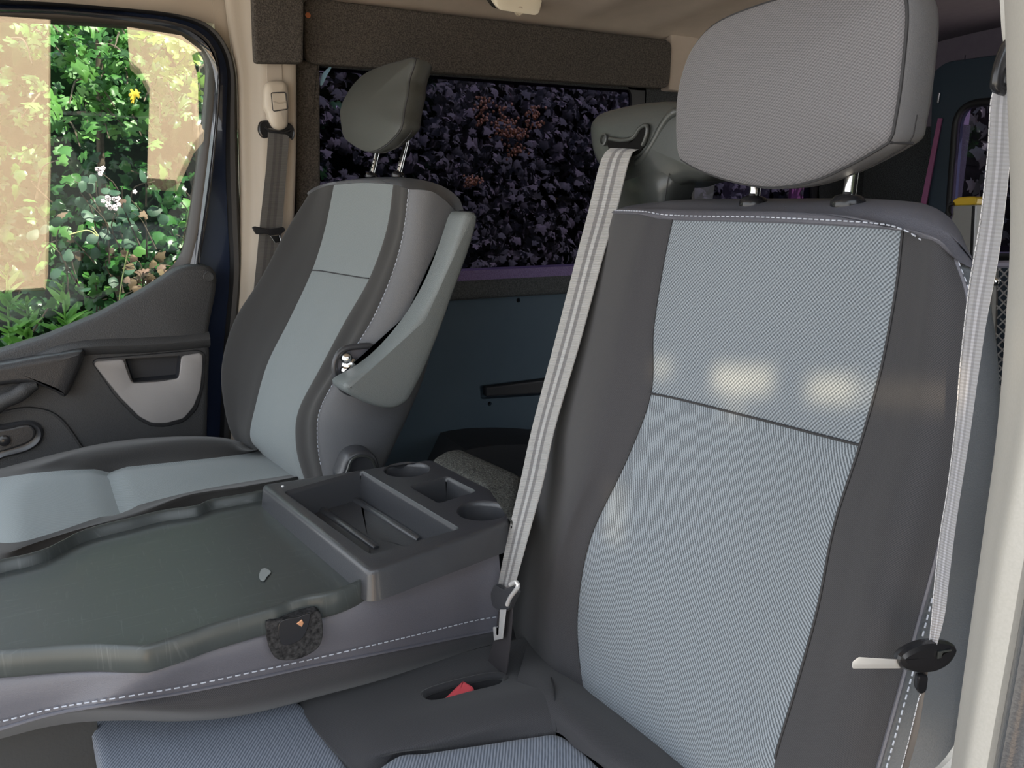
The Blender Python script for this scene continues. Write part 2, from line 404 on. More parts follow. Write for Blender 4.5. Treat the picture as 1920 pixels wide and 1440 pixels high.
def cut(o, cutters):
    """subtract solids from o and drop the cutters"""
    tmp = []
    for V, Fc in cutters:
        me = bpy.data.meshes.new('cutter'); me.from_pydata([tuple(v) for v in V], [], [tuple(f) for f in Fc])
        bm = bmesh.new(); bm.from_mesh(me); bmesh.ops.recalc_face_normals(bm, faces=bm.faces[:]); bm.to_mesh(me); bm.free()
        c = bpy.data.objects.new('cutter', me); COL.objects.link(c); tmp.append(c)
        md = o.modifiers.new('cut', 'BOOLEAN'); md.operation = 'DIFFERENCE'; md.object = c; md.solver = 'EXACT'
    dg = bpy.context.evaluated_depsgraph_get(); dg.update()
    me = bpy.data.meshes.new_from_object(o.evaluated_get(dg)); o.modifiers.clear(); o.data = me
    for p in me.polygons: p.use_smooth = True
    try: me.set_sharp_from_angle(angle=math.radians(35))
    except Exception: pass
    for c in tmp:
        d = c.data; bpy.data.objects.remove(c); bpy.data.meshes.remove(d)
    return o
def holed_top(name, outer, holes, m, parent, lip, label=None, upright=False):
    """plate with real holes: lip = [(inset, depth), ...] from the top face down; upright = facing -Y instead of +Z"""
    if upright: R3 = np.array([[1, 0, 0], [0, 0, 1], [0, -1, 0]], float); outer = outer @ R3.T; holes = [h @ R3.T for h in holes]
    from mathutils.geometry import delaunay_2d_cdt
    loops = [inset(outer, lip[0][0]) + (0, 0, lip[0][1])] + list(holes); P = np.vstack(loops); E = []; n = 0
    for l in loops: E += [(n + k, n + (k + 1) % len(l)) for k in range(len(l))]; n += len(l)
    def inside(p, poly):
        x, y = p[0], p[1]; r = False
        for k in range(len(poly)):
            (x1, y1), (x2, y2) = poly[k][:2], poly[k - 1][:2]
            if (y1 > y) != (y2 > y) and x < (x2 - x1) * (y - y1) / (y2 - y1) + x1: r = not r
        return r
    co, _, tri, *_ = delaunay_2d_cdt([Vector(p[:2]) for p in P], E, [], 0, 1e-7)
    z0 = P[0][2]; V = [(c.x, c.y, z0) for c in co]; Fc = []
    for t in tri:
        c = np.mean([V[q] for q in t], axis=0)
        if inside(c, loops[0]) and not any(inside(c, h) for h in holes): Fc.append(tuple(t))
    prev = loops[0]; base = len(V); V += [tuple(p) for p in prev]
    for i_, dz in lip[1:]:
        nx = inset(outer, i_) + (0, 0, dz); V += [tuple(p) for p in nx]; m_ = len(nx)
        Fc += [(base + k, base + m_ + k, base + m_ + (k + 1) % m_, base + (k + 1) % m_) for k in range(m_)]; base += m_
    if upright: V = [tuple(np.array(v) @ R3) for v in V]
    o = build(name, V, Fc, m, parent, label=label)
    bm = bmesh.new(); bm.from_mesh(o.data); bmesh.ops.remove_doubles(bm, verts=bm.verts[:], dist=1e-5); bmesh.ops.recalc_face_normals(bm, faces=bm.faces[:]); bm.to_mesh(o.data); bm.free()
    return o
def lines_surf(name, lines, n, m, parent=None, label=None, closed=False):
    """skin between polylines (each resampled smoothly to n points)"""
    G = np.array([crs(l, n) for l in lines]); return grid_obj(name, G, m, parent, label)

# ================================================================== THE VAN SHELL
struct = lambda o: tag(o, kind='structure')
def boxes(name, L, m, kind=True):
    V, Fc = join([box_vf(a, b) for a, b in L]); o = build(name, V, Fc, m, smooth=False)
    return struct(o) if kind else o
# headliner: one shallow vault with pressed ribs
prof = [(2.02, 1.40), (1.985, 1.432), (1.93, 1.452), (1.84, 1.468), (1.60, 1.485), (1.05, 1.492), (0.50, 1.485), (0.27, 1.46), (0.19, 1.42), (0.16, 1.38)]
pr = crs(np.array(prof), 60)
xs = np.linspace(-0.55, 1.80, 130)
def rib(x, y):
    s = 0
    for c, wd in ((1.18, .05), (1.42, .045), (1.66, .05), (1.95, .05)):
        s -= 0.010 * math.exp(-((x - c - 0.10 * (2 - y)) / wd) ** 2)
    return s * min(1, max(0, (1.99 - y) / 0.12)) * min(1, max(0, (y - 0.2) / 0.2))
G = np.array([[(x, y, z + rib(x, y)) for y, z in pr] for x in xs])
struct(grid_obj('ceiling', G, M_headliner, thick=0.03, tdir=(0, 0, 1)))
struct(grid_obj('ceiling_rear', np.array([[(x, y, z - .004) for y, z in pr] for x in np.linspace(1.795, 2.46, 12)]), mat('dim_violet_headliner', (.14, .12, .15), .9, noise=(40, .3, (.12, .10, .13))), thick=.03, tdir=(0, 0, 1)))  # rear headliner darkened and violet: dim tinted light put into its colour
boxes('floor', [((-1.12, 0.16, -0.03), (2.45, 2.02, 0.02))], M_floor)
# outer far side: sheet metal with openings for the two tinted windows
boxes('wall_right', [((0.44, 1.99, -0.05), (2.46, 2.05, 0.80)), ((0.44, 1.99, 1.30), (2.46, 2.05, 1.47)), ((0.40, 1.99, 0.80), (0.50, 2.05, 1.30)),
                     ((1.47, 1.99, 0.80), (1.66, 2.05, 1.30)), ((2.20, 1.99, 0.80), (2.46, 2.05, 1.30))], M_carpet_dk)
boxes('wall_left', [((0.62, 0.06, -0.05), (2.46, 0.145, 1.56))], M_carpet_dk)
boxes('wall_rear', [((2.42, 0.10, -0.05), (2.48, 2.05, 0.35)), ((2.42, 1.66, 0.35), (2.48, 2.05, 1.22)),
                    ((2.42, 0.10, 0.35), (2.48, 0.30, 1.40))], M_carpet_dk)
boxes('trim_8', [((2.415, 0.10, 1.30), (2.47, 2.05, 1.50)), ((2.41, 1.66, 1.22), (2.47, 2.03, 1.42)), ((1.72, 1.96, 1.26), (2.45, 1.988, 1.47))], MATS['dim_violet_headliner'])
boxes('trim_1', [((-0.5, 1.995, 1.375), (0.50, 2.03, 1.48)), ((0.34, 1.995, 0.0), (0.50, 2.03, 1.40)), ((0.295, 1.992, 1.15), (0.36, 2.03, 1.42))], M_cream)
boxes('wall_front', [((-1.12, 0.60, -0.1), (-1.05, 2.05, 0.50))], M_floor)
roof = boxes('trim_6', [((-0.56, 0.10, 1.53), (2.48, 2.06, 1.57))], M_bodyout)

# lining panel low on the far side with screw holes and a recessed grab slot
lp = box('wall_right_lining', (0.46, 1.950, 0.02), (1.75, 1.985, 0.735), M_lining); struct(lp)
cyl = lambda c, r, h: lathe_vf([(r, -h), (r, h)], c, (0, 1, 0), 20)
cut(lp, [cyl(at(972, 563, Y, 1.95), 0.0062, 0.02), cyl(at(918, 757, Y, 1.95), 0.0062, 0.02), cyl(at(836, 578, Y, 1.95), 0.0062, 0.02),
         pillow_vf(rounded([at(899, 722, Y, 1.95), at(1060, 703, Y, 1.95), at(1060, 738, Y, 1.95), at(902, 749, Y, 1.95)], 0.008), [(0, -0.02), (0, 0.022)], (0, 1, 0), smooth_outline=False)])
slab('grab_bar', rounded([at(913, 727, Y, 1.945), at(1060, 708, Y, 1.945), at(1060, 735, Y, 1.945), at(913, 744, Y, 1.945)], 0.004), 0.032, (0, 1, 0), M_plastic, lp)
for i, (u, v) in enumerate(((972, 563), (918, 757), (836, 578))):
    lathe('screw', [(0.0055, 0), (0.0055, 0.004), (0.002, 0.006)], at(u, v, Y, 1.95) + np.array([0, 0.012, 0]), (0, -1, 0), M_rubber, lp, 12)
# carpet ledge under the window, carpet strips round it, pelmet boards over it
wl_ = box('trim_2', (0.46, 1.925, 0.735), (1.70, 2.0, 0.808), M_carpet_blue, bev=0.012); struct(wl_)
box('ledge_top_tint', (0.46, 1.9225, 0.787), (1.69, 1.988, 0.8125), mat('carpet_violet_light', (0.16, 0.12, 0.25), 1.0, noise=(300, .2, (.24, .19, .36)), bump=(420, .9), spec=.1), wl_, label='ledge top carpet coloured lilac as lit through the violet glass')  # carpet top tinted lilac: light through violet glass put into the colour
def carpet_board(name, px, y, th, m, label, cat='carpet panel', r=0.03):
    o = slab(name, rounded(PL(px, Y, y), r, 6), th, (0, 1, 0), m, r=0.006); return tag(o, label, cat)
carpet_board('carpet_strip', [(556, 112), (600, 112), (602, 520), (556, 520)], 1.965, 0.022, M_carpet, 'narrow upright strip of dark grey carpet between the cream pillar and the tinted window', r=0.006)
pb = carpet_board('carpet_pelmet', [(568, -6), (1262, 76), (1256, 166), (574, 118)], 1.93, 0.03, M_carpet, 'long grey carpet board above the tinted side window under the ceiling', r=0.028)
carpet_board('carpet_flap', [(472, -40), (571, -40), (569, 118), (478, 117)], 1.885, 0.03, M_carpet, 'short square grey carpet board hanging over the far seat belt anchor', r=0.010)
lathe('screw', [(0.006, 0), (0.006, 0.003), (0.002, 0.004)], at(577, 29, Y, 1.93), (0, -1, 0), mat('copper_screw', (0.45, 0.16, 0.07), 0.4, 0.6), pb, 12, label='orange brown screw head at the left end')
struct(slab('trim_9', rounded(PL([(1258, 60), (1312, 66), (1302, 172), (1254, 168)], Y, 1.945), .006, 3), .04, (0, 1, 0), M_headliner, r=.004))
# window_1: tinted glass, black border with rounded corners
def window(name, px_outer, px_inner, y, rr, mg):
    o = slab(name, rounded(PL(px_outer, Y, y), 0.05, 6), 0.018, (0, 1, 0), M_rubber, r=0.003); struct(o)
    inner = rounded(PL(px_inner, Y, y), rr, 8)
    cut(o, [pillow_vf(inner, [(0, -0.03), (0, 0.05)], (0, 1, 0), smooth_outline=False)])
    slab('glass_pane', inner, 0.005, (0, 1, 0), mg, o, r=0.001).location.y += 0.008
    return o
w1 = window('window_1', [(590, 90), (1215, 100), (1205, 505), (590, 530)], [(596, 100), (1186, 160), (1178, 492), (596, 518)], 1.990, 0.045, M_tint)
w2 = window('window_2', [(1268, 285), (1535, 270), (1540, 520), (1262, 520)], [(1303, 300), (1522, 285), (1526, 510), (1300, 510)], 1.990, 0.04, M_tint)
slab('blue_reflector', crs(PL([(600, 158), (604, 140), (616, 127), (622, 126), (613, 142), (604, 160)], Y, 1.985), 24, True), 0.003, (0, 1, 0), mat('pale_blue_label', (0.25, 0.45, 0.62), 0.4), w1, r=0.0008)

# ---- rear door, far right of the picture
d2 = slab('door_2', rounded([at(1722, 900, X, 2.38), at(1748, 135, X, 2.38), at(1772, 116, X, 2.38), at(1990, 85, X, 2.38), at(1990, 900, X, 2.38)], 0.06, 6), 0.03, (1, 0, 0), mat('rear_door_lining', (0.030, 0.048, 0.068), 0.6), r=0.006); struct(d2)
win = rounded([at(1776, 480, X, 2.38), at(1797, 196, X, 2.38), at(1990, 180, X, 2.38), at(1990, 480, X, 2.38)], 0.07, 8)
cut(d2, [pillow_vf(win, [(0, -0.05), (0, 0.06)], (1, 0, 0), smooth_outline=False)])
slab('glass_pane', win, 0.005, (1, 0, 0), M_tint_rear, d2, r=0.001).location.x += 0.012
V, Fc = tube_vf(win - np.array([0.004, 0, 0]), 0.012, 8, True); build('window_seal', V, Fc, M_rubber, d2)
slab('gap_light_strip', [at(1723, 395, X, 2.372), at(1758, 222, X, 2.372), at(1766, 222, X, 2.372), at(1734, 395, X, 2.372)], 0.006, (1, 0, 0), mat('magenta_gap_light', (0.32, 0.10, 0.22), 0.5), d2, r=0.001, label='magenta light of the door gap, put in as a coloured strip')  # light through the door gap, given as magenta colour
slab('striker', [at(1756, 193, X, 2.370), at(1759, 174, X, 2.370), at(1762, 174, X, 2.370), at(1759, 193, X, 2.370)], 0.006, (1, 0, 0), M_steel, d2, r=0.001)

# ---- near pillar at the right border
Lp = [(1880, -140), (1893, 0), (1899, 170), (1906, 400), (1902, 560), (1886, 800), (1862, 1000), (1835, 1200), (1803, 1440), (1785, 1560)]
Rp = [(2060, -140), (2050, 0), (2040, 170), (2030, 400), (2005, 600), (1967, 820), (1925, 1020), (1893, 1200), (1850, 1440), (1830, 1560)]
rows = []
for (a, b), (c, d) in zip(Lp, Rp):
    p, q = at(a, b, Y, 0.195), at(c, d, Y, 0.135)
    rows.append([p + (0.09, -0.005, 0), p + (0.035, 0.006, 0), p, p * .72 + q * .28 + (-0.012, 0, 0), p * .35 + q * .65 + (-0.012, 0, 0), q, q + (0.05, -0.02, 0)])
pil = grid_obj('trim_3', dense(rows, 4), M_cream_near); struct(pil)
rows = [[at(c, d, Y, 0.134) + (0.004, 0, 0), at(c + 25, d, Y, 0.125), at(c + 90, d, Y, 0.12), at(c + 190, d, Y, 0.12)] for c, d in Rp]
o = grid_obj('trim_4', dense(rows, 3), M_plastic, thick=0.03, tdir=(0.6, -0.5, 0)); struct(o)
slab('upper_trim', crs([at(u, v, Y, 0.24) for u, v in [(1862, -90), (1863, 20), (1868, 80), (1878, 108), (1900, 118), (1915, 60), (1915, -90)]], 40, True), 0.05, (0.8, -0.5, 0), M_cream_near, pil, r=0.006)
slab('belt_slot', crs([at(u, v, Y, 0.242) for u, v in [(1886, 12), (1890, 30), (1889, 75), (1896, 78), (1898, 20)]], 24, True), 0.01, (0.8, -0.5, 0), M_rubber, pil, r=0.001)
o = slab('trim_5', crs([at(u, v, Y, 0.26) for u, v in [(1700, 1490), (1760, 1420), (1796, 1372), (1815, 1380), (1810, 1520)]], 40, True), 0.04, (0.8, -0.5, 0), M_cream_near, r=0.008); struct(o)

# ================================================================== DRIVER'S DOOR (far side)
door = empty('door_1', (0.1, 1.93, 0.0)); struct(door)
L0 = [(-70, 42), (0, 42), (100, 46), (200, 52), (280, 60), (340, 75), (370, 95), (383, 124), (382, 175), (373, 260), (361, 350), (347, 440), (333, 485), (305, 515)]
L1 = [(-70, 22), (0, 24), (110, 27), (220, 37), (300, 48), (352, 62), (386, 86), (401, 118), (402, 175), (394, 260), (383, 350), (370, 440), (352, 510), (340, 530)]
L2 = [(-70, 13), (0, 14), (110, 18), (220, 27), (315, 39), (370, 58), (402, 92), (413, 135), (411, 200), (402, 300), (390, 400), (374, 500), (372, 560), (372, 900)]
L3 = [(-70, 5), (0, 7), (110, 12), (220, 20), (320, 32), (382, 53), (415, 92), (427, 140), (425, 220), (424, 320), (428, 420), (431, 520), (418, 680), (410, 900)]
L4 = [(-70, -4), (0, -1), (110, 5), (220, 14), (325, 25), (390, 45), (426, 86), (441, 140), (444, 220), (447, 320), (450, 420), (452, 520), (440, 680), (430, 900)]
def pa(L, y): return np.array(PL(L, Y, y))
lines_surf('glass_run', [pa(L0, 1.965), pa(L0, 1.952), pa([((a + c) / 2, (b + d) / 2) for (a, b), (c, d) in zip(L0, L1)], 1.940), pa(L1, 1.938)], 90, mat('brown_black_rubber', (0.035, 0.028, 0.022), 0.35), door)
b1 = pa(L1, 1.938); b2 = pa(L2, 1.936)
lines_surf('frame_bead', [b1, (b1 * .6 + b2 * .4) + (0, -0.007, 0), (b1 * .3 + b2 * .7) + (0, -0.006, 0), b2], 110, mat('gloss_black_frame', (0.02, 0.022, 0.03), 0.12, coat=1.0), door, label='glossy black bead round the window')
b3 = pa(L3, 1.955)
lines_surf('painted_frame', [b2 + (0, .004, 0), b2 + (0, 0.016, 0), b3 + (0, 0.006, 0), b3 + (0, 0.012, 0)], 110, M_navy, door, label='navy painted door frame')
b4 = pa(L4, 1.955)
lines_surf('door_seal', [b3 + (0, 0.008, 0), b3 * .7 + b4 * .3 + (0, -0.008, 0), b3 * .3 + b4 * .7 + (0, -0.010, 0), b4, b4 + (0, .02, 0)], 110, M_rubber, door)
gp = [(-70, 30), (0, 30), (200, 44), (340, 66), (378, 95), (392, 130), (380, 300), (355, 450), (330, 560), (320, 640), (-70, 760)]
GN = np.array([-math.sin(math.radians(3.5)), -math.cos(math.radians(3.5)), -math.tan(math.radians(8.0))]); GN /= np.linalg.norm(GN)  # the pane leans in at the top
GP0 = np.array([0.1, 1.957, 1.05])
slab('glass_pane', [onp(u, v, GP0, GN) for u, v in gp], 0.004, -GN, M_glass, door, r=0.0004)
# trim panel with its sill edge
tp = [(-90, 690), (0, 658), (80, 633), (180, 592), (262, 548), (300, 524), (332, 503), (352, 497), (385, 498), (402, 504), (408, 520), (404, 555), (393, 610), (390, 640), (394, 660), (391, 720), (389, 800), (387, 930), (-90, 1000)]
P = resample(np.vstack([pa(tp, 1.90), pa(tp[:1], 1.90)]), 120, True)
rq = rounded(pa([(234, 673), (339, 667), (334, 709), (249, 717)], 1.90), 0.004, 3)
panel = holed_top('trim_panel', P, [rq], M_door, door, [(0.012, 0), (0.004, -.003), (0, -.012), (0, -.05)], upright=True)
led = [(60, 664), (110, 645), (170, 635), (260, 631), (340, 627), (392, 622)]
led2 = [(60, 690), (110, 668), (170, 657), (260, 654), (340, 648), (393, 642)]
q1, q2 = np.array(crs(pa(led, 1.90), 40)), np.array(crs(pa(led2, 1.90), 40))
grid_obj('ledge', np.array([q1 + (0, 0.004, 0), q1 * .7 + q2 * .3 + (0, -0.010, 0), q2 * .6 + q1 * .4 + (0, -0.016, 0), q2 + (0, -0.012, -0.004), q2 + (0, 0.004, -0.012)]), M_door, panel)
lathe('screw_cap', [(0.0115, 0), (0.0115, 0.003), (0.010, 0.004), (0.0095, 0.0025), (0.003, 0.0025)], at(391, 519, Y, 1.898), (0, -1, 0), M_door, panel, 20)
# armrest ledge and grab handle
arm = [(-90, 694), (0, 683), (60, 672), (110, 664), (156, 659), (150, 690), (136, 722), (122, 746), (100, 735), (62, 722), (20, 722), (-90, 736)]
pillow('armrest', crs(pa(arm, 1.862), 70, True), [(0.010, 0.0), (0.003, 0.004), (0, 0.012), (0, 0.045)], (0, 1, 0), M_door_dark, door, smooth_outline=False)
tube('grab_handle', crs(pa([(-40, 790), (0, 756), (30, 742), (52, 728), (70, 722)], 1.868), 24), [0.016] * 20 + [0.014, 0.012, 0.010, 0.008], M_door, door, 10)
# raised surround and pale pocket plate
plate = [(176, 684), (180, 678), (232, 674), (240, 700), (248, 719), (300, 716), (335, 710), (338, 690), (340, 668), (374, 662), (380, 666), (380, 690), (376, 730), (364, 762), (345, 785), (312, 794), (285, 794), (262, 782), (225, 745)]
P = rounded(pa(plate, 1.893), 0.007, 3)
sp = rounded(pa([(172, 680), (180, 672), (374, 656), (386, 664), (384, 720), (370, 768), (346, 792), (312, 801), (282, 800), (256, 786), (216, 745)], 1.896), 0.01, 4)
rq2 = rounded(pa([(234, 673), (339, 667), (334, 709), (249, 717)], 1.896), 0.004, 3)
holed_top('pocket_surround', sp, [rq2], M_door_dark, panel, [(.003, 0), (.001, -.001), (0, -.003), (0, -.02)], upright=True)
holed_top('pocket_plate', P, [], M_greyinsert, panel, [(.0025, 0), (.0008, -.0008), (0, -.0025), (0, -.02)], 'silver grey plastic plate', upright=True)
M_pock = mat('pocket_grey', (0.022, 0.024, 0.030), 0.5)
k_ = len(rq2); back_ = inset(rq2, .003) + (0, .030, 0); V = [p for p in rq2] + [p for p in back_] + [back_.mean(axis=0)]
build('pocket_well', V, [(a, (a + 1) % k_, k_ + (a + 1) % k_, k_ + a) for a in range(k_)] + [(k_ + a, k_ + (a + 1) % k_, 2 * k_) for a in range(k_)], M_pock, panel)
# lower moulding with oval release handle
slab('lower_moulding', crs(pa([(-90, 800), (0, 772), (60, 764), (110, 780), (150, 830), (165, 870), (100, 900), (-90, 960)], 1.893), 60, True), 0.03, (0, 1, 0), M_door, door, r=0.006)
ov = crs(pa([(-30, 806), (10, 796), (55, 790), (78, 802), (78, 826), (55, 845), (10, 858), (-30, 868)], 1.885), 50, True)
rl = pillow('release_surround', ov, [(0.009, 0.002), (0.004, -0.003), (0, 0.002), (0, 0.02)], (0, 1, 0), M_plastic, door, smooth_outline=False)
slab('release_lever', crs(pa([(-10, 812), (20, 803), (52, 797), (66, 808), (62, 824), (40, 836), (-10, 848)], 1.880), 40, True), 0.012, (0, 1, 0), M_door_dark, rl, r=0.004)
lathe('release_button', [(0.011, 0), (0.011, 0.004), (0.008, 0.006)], at(8, 826, Y, 1.879), (0, -1, 0), M_plastic_gloss, rl, 16)

# ---- cream pillar between the driver's door and the tinted window
La = [(418, -60), (436, 80), (447, 140), (450, 250), (452, 400), (446, 560), (438, 700), (428, 860)]
Ra = [(560, -60), (557, 90), (556, 150), (556, 260), (552, 400), (546, 520), (540, 700), (532, 860)]
rows = []
for (a, b), (c, d) in zip(La, Ra):
    p, q = at(a, b, Y, 1.955), at(c, d, Y, 1.955)
    rows.append([p + (0, 0.03, 0), p, p * .8 + q * .2 + (0, -.010, 0), p * .62 + q * .38 + (0, -.030, 0), p * .3 + q * .7 + (0, -.034, 0), p * .06 + q * .94 + (0, -.028, 0), q + (0, .03, 0)])
cp = grid_obj('trim_7', dense(rows, 4), M_cream); struct(cp)
slab('adjuster_track', pa([(499, 90), (528, 90), (530, 165), (501, 165)], 1.918), 0.004, (0, 1, 0), mat('cream_track', (0.44, 0.385, 0.32), 0.5), cp, r=0.001)

# ---- roof lamp
lamp = thing('roof_lamp', 'ivory plastic interior lamp on the ceiling above the carpet board', 'lamp', tuple(at(970, 0, Y, 1.86)))
lo = rounded([at(u, v, Y, 1.845) for u, v in [(924, -70), (1034, -70), (1012, 24), (1004, 30), (936, 20), (927, 10)]], 0.012, 5)
pillow('lens', lo, [(0.008, -0.006), (0.003, -0.003), (0, 0.004), (0, 0.03)], (0, 0.8, 0.6), M_lamp, lamp, smooth_outline=False, front=-0.003)
slab('base', inset(lo, -0.004) + np.array([-0.004, 0.02, 0.012]), 0.012, (0, 0.8, 0.6), M_rubber, lamp, r=0.002)
lathe('switch', [(0.012, 0), (0.012, 0.004), (0.009, 0.006), (0.008, 0.004)], at(974, 19, Y, 1.8445) + (0, 0.004, 0), (0, -0.8, -0.6), mat('lamp_switch', (0.66, 0.58, 0.45), 0.3), lamp, 16)
# ================================================================== PASSENGER BENCH (near)
bench = thing('bench_seat', 'near passenger seat with black bolsters, blue grey woven centre and big headrest', 'seat', (0.42, 0.62, 0.02))
def seatpt(u, v, off, p0, sl): # point on the leaning seat plane, moved forward (-X) by off
    n = np.array([1.0, 0, -sl]); return onp(u, v, np.array(p0) - np.array([off, 0, 0]), n)
PB, SLB = (0.56, 0.55, 0.95), 0.16
bp = lambda u, v, off=0.0: seatpt(u, v, off, PB, SLB)
# columns: A left silhouette, B bolster, C insert edge, D middle, E insert edge, F bolster, G stitched seam, H right silhouette
rowsP = [
 [(1150, 399), (1205, 402), (1258, 411), (1470, 417), (1690, 431), (1752, 448), (1793, 487), (1837, 503)],
 [(1122, 500), (1178, 503), (1240, 500), (1455, 522), (1677, 545), (1750, 555), (1817, 570), (1860, 590)],
 [(1088, 620), (1150, 623), (1222, 620), (1432, 657), (1650, 690), (1740, 700), (1815, 715), (1873, 725)],
 [(1055, 735), (1120, 735), (1217, 738), (1410, 784), (1610, 835), (1715, 850), (1798, 865), (1869, 880)],
 [(1020, 860), (1090, 860), (1172, 862), (1375, 922), (1562, 985), (1675, 1000), (1764, 1015), (1848, 1040)],
 [(978, 1010), (1040, 1010), (1104, 1010), (1320, 1085), (1530, 1143), (1640, 1160), (1724, 1165), (1832, 1190)],
 [(958, 1140), (1012, 1148), (1080, 1150), (1290, 1240), (1490, 1290), (1600, 1310), (1683, 1315), (1803, 1340)],
 [(980, 1238), (1030, 1252), (1087, 1268), (1270, 1370), (1447, 1440), (1560, 1465), (1640, 1468), (1765, 1490)],
 [(1010, 1330), (1050, 1350), (1110, 1375), (1280, 1480), (1440, 1550), (1545, 1575), (1610, 1580), (1720, 1600)]]
offP = [-0.015, 0.030, 0.018, 0.004, 0.018, 0.034, 0.012, -0.03]
sc_off = [0.45, 0.7, 0.8, 1.0, 1.25, 1.3, 1.0, 0.7, 0.2]
net = []
for k, r in enumerate(rowsP):
    pts = [bp(u, v, o * sc_off[k]) for (u, v), o in zip(r, offP)]
    a, h = pts[0], pts[-1]
    net.append([a + (0.085, -0.02, 0), a + (0.03, 0.004, 0)] + pts + [h + (0.035, 0.030, 0), h + (0.085, 0.085, 0)])
S = 8; D = dense(net, S)          # columns: 0..11 -> C=4, E=6, G=8
gi = lambda c: c * S
def groove(D, cols, d=0.0025):
    for c in cols: D[:, c] += (d, 0, 0)
groove(D, (gi(4), gi(6)))
D[gi(3), gi(4) + 1:gi(6)] += (0.003, 0, 0)
for k in (-1, 1): D[gi(3) + k, gi(4) + 1:gi(6)] += (0.0005, 0, 0)
bol_l = grid_obj('side_bolster', D[:, :gi(4) + 1], M_dark, bench)
grid_obj('centre_panel', D[:gi(3) + 1, gi(4):gi(6) + 1], M_insert, bench, label='upper panel of blue grey woven cloth')
grid_obj('centre_panel', D[gi(3):, gi(4):gi(6) + 1], M_insert_low, bench, label='lower panel of blue grey ribbed cloth')
grid_obj('side_bolster', D[:, gi(6):gi(8) + 1], M_dark, bench)
grid_obj('side_panel', D[:, gi(8):], M_side, bench, label='smooth dark vinyl side panel')
tube('panel_seam', D[gi(3), gi(4):gi(6) + 1] + (-0.0012, 0, 0), 0.0012, M_seam, bench, 6)
for c in (4, 6): tube('edge_seam', D[:gi(7), gi(c)] + (-0.001, 0, 0), 0.0011, M_seam, bench, 6)
# vinyl top band: from the cloth edge over the top of the backrest
T0 = D[0]
topl = [(1148, 397), (1180, 394), (1240, 391), (1470, 393), (1640, 396), (1705, 403), (1757, 422), (1795, 452), (1824, 488)]
tl = crs([bp(u, v, -0.012) for u, v in topl], T0.shape[0] - 2 * S)
T1 = T0.copy(); mid = slice(S * 1, S * 1 + len(tl)); T1[mid] = tl
T1[:S] = T0[:S]; T1[S + len(tl):] = T0[S + len(tl):]
ww = np.clip((np.arange(len(T1)) / len(T1) - .62) / .30, 0, 1)[:, None]; lat = np.array([0, 1.0, 0])
back = T1 + np.array([.075, 0, .006]) * (1 - .6 * ww) + lat * ww * .030; back2 = T1 + np.array([.10, 0, -.04]) * (1 - .6 * ww) + lat * ww * .05
mid1 = T0 * 0.45 + T1 * 0.55 + (-0.004, 0, 0.003)
band = np.array([T0 + (0.003, 0, -0.002), T0 + (-0.0025, 0, 0.001), mid1, T1, T1 + np.array([.03, 0, .008]) * (1 - .6 * ww) + lat * ww * .012, back, back2])
grid_obj('top_band', np.array([crp(band[:, j], 3) for j in range(band.shape[1])]).transpose(1, 0, 2), M_vinyl_far if False else M_leather, bench, label='smooth dark vinyl band over the top of the backrest')
stitches('stitching', [T0[i] * .8 + T1[i] * .2 + (-0.0055, 0, 0.002) for i in range(gi(2), gi(8) + 1)], bench, step=0.0065, r=.0006)
stitches('stitching', D[:, gi(8) + 1] + (-0.0025, -0.001, 0), bench, step=0.0065, r=.0006)
tube('edge_seam', D[:, gi(8)] + (-0.001, 0, 0), 0.0016, M_thread if False else M_leather, bench, 6)
# back shell
bs = np.array([D[:, 0], D[:, 0] + (0.05, -0.03, 0), D[:, gi(6)] + (0.10, 0.10, 0), D[:, -1] + (0.02, 0.04, 0), D[:, -1]]).transpose(1, 0, 2)
grid_obj('back_shell', bs, M_plastic, bench)

# headrest: padded front, side and underside panels, seams, two posts
def headrest(parent, outline, p0, sl, depth, m_front, m_side, bulge, seamr=0.0016, q=1.0):
    n = np.array([1.0, 0, -sl]); ax = np.array([1.0, 0, -sl * 0.3]); ax /= np.linalg.norm(ax)
    P = crs([onp(u, v, p0, n) for u, v in outline], 96, True)
    hr = pillow('headrest', P, [(0.020 * q, -0.011 * q), (0.008 * q, -0.0055 * q), (0.002 * q, -0.001), (0.0, 0.0015)], ax, m_front, parent, smooth_outline=False, front=-bulge)
    V, Fc = pillow_vf(P, [(0.0, 0.0015), (-0.002, 0.006), (-0.001, depth * .45), (0.004 * q, depth * .8), (0.014 * q, depth), (0.03 * q, depth + .006)], ax, smooth_outline=False, back=0.012)
    sd = build('headrest_shell', V, Fc, m_side, hr, [((p - P[0]) @ RT, (p - P[0]) @ UP) for p in V], label='smooth side and underside')
    tube('seam', P + ax * 0.002, seamr, M_seam, hr, 6, True)
    return hr, P, ax
hoP = [(1268, 232), (1272, 170), (1288, 112), (1310, 74), (1345, 42), (1410, 14), (1500, -12), (1600, -30), (1660, -34), (1690, -22), (1697, 30), (1692, 100), (1684, 170), (1675, 225), (1666, 262), (1640, 281), (1590, 309), (1530, 336), (1470, 349), (1420, 349), (1365, 338), (1318, 322), (1287, 306), (1272, 290)]
hr, HP, hax = headrest(bench, hoP, (0.570, 0.55, 1.08), 0.0, 0.050, M_head, M_head_side, 0.014, q=0.5)
lower = [HP[i] + hax * 0.026 for i in range(len(HP)) if HP[i][2] < HP[:, 2].min() + 0.062]
lower = sorted(lower, key=lambda p: p[1])
tube('seam', [p + np.array([0, 0, -0.0006]) for p in lower], 0.0010, M_seam, hr, 6)
i0 = int(np.argmin([np.hypot(proj_u - 1666, 0) for proj_u in [960 + F_PX * ((p - CAM) @ RT) / ((p - CAM) @ FW) + (0 if p[2] < 1.06 else 999) for p in HP]]))
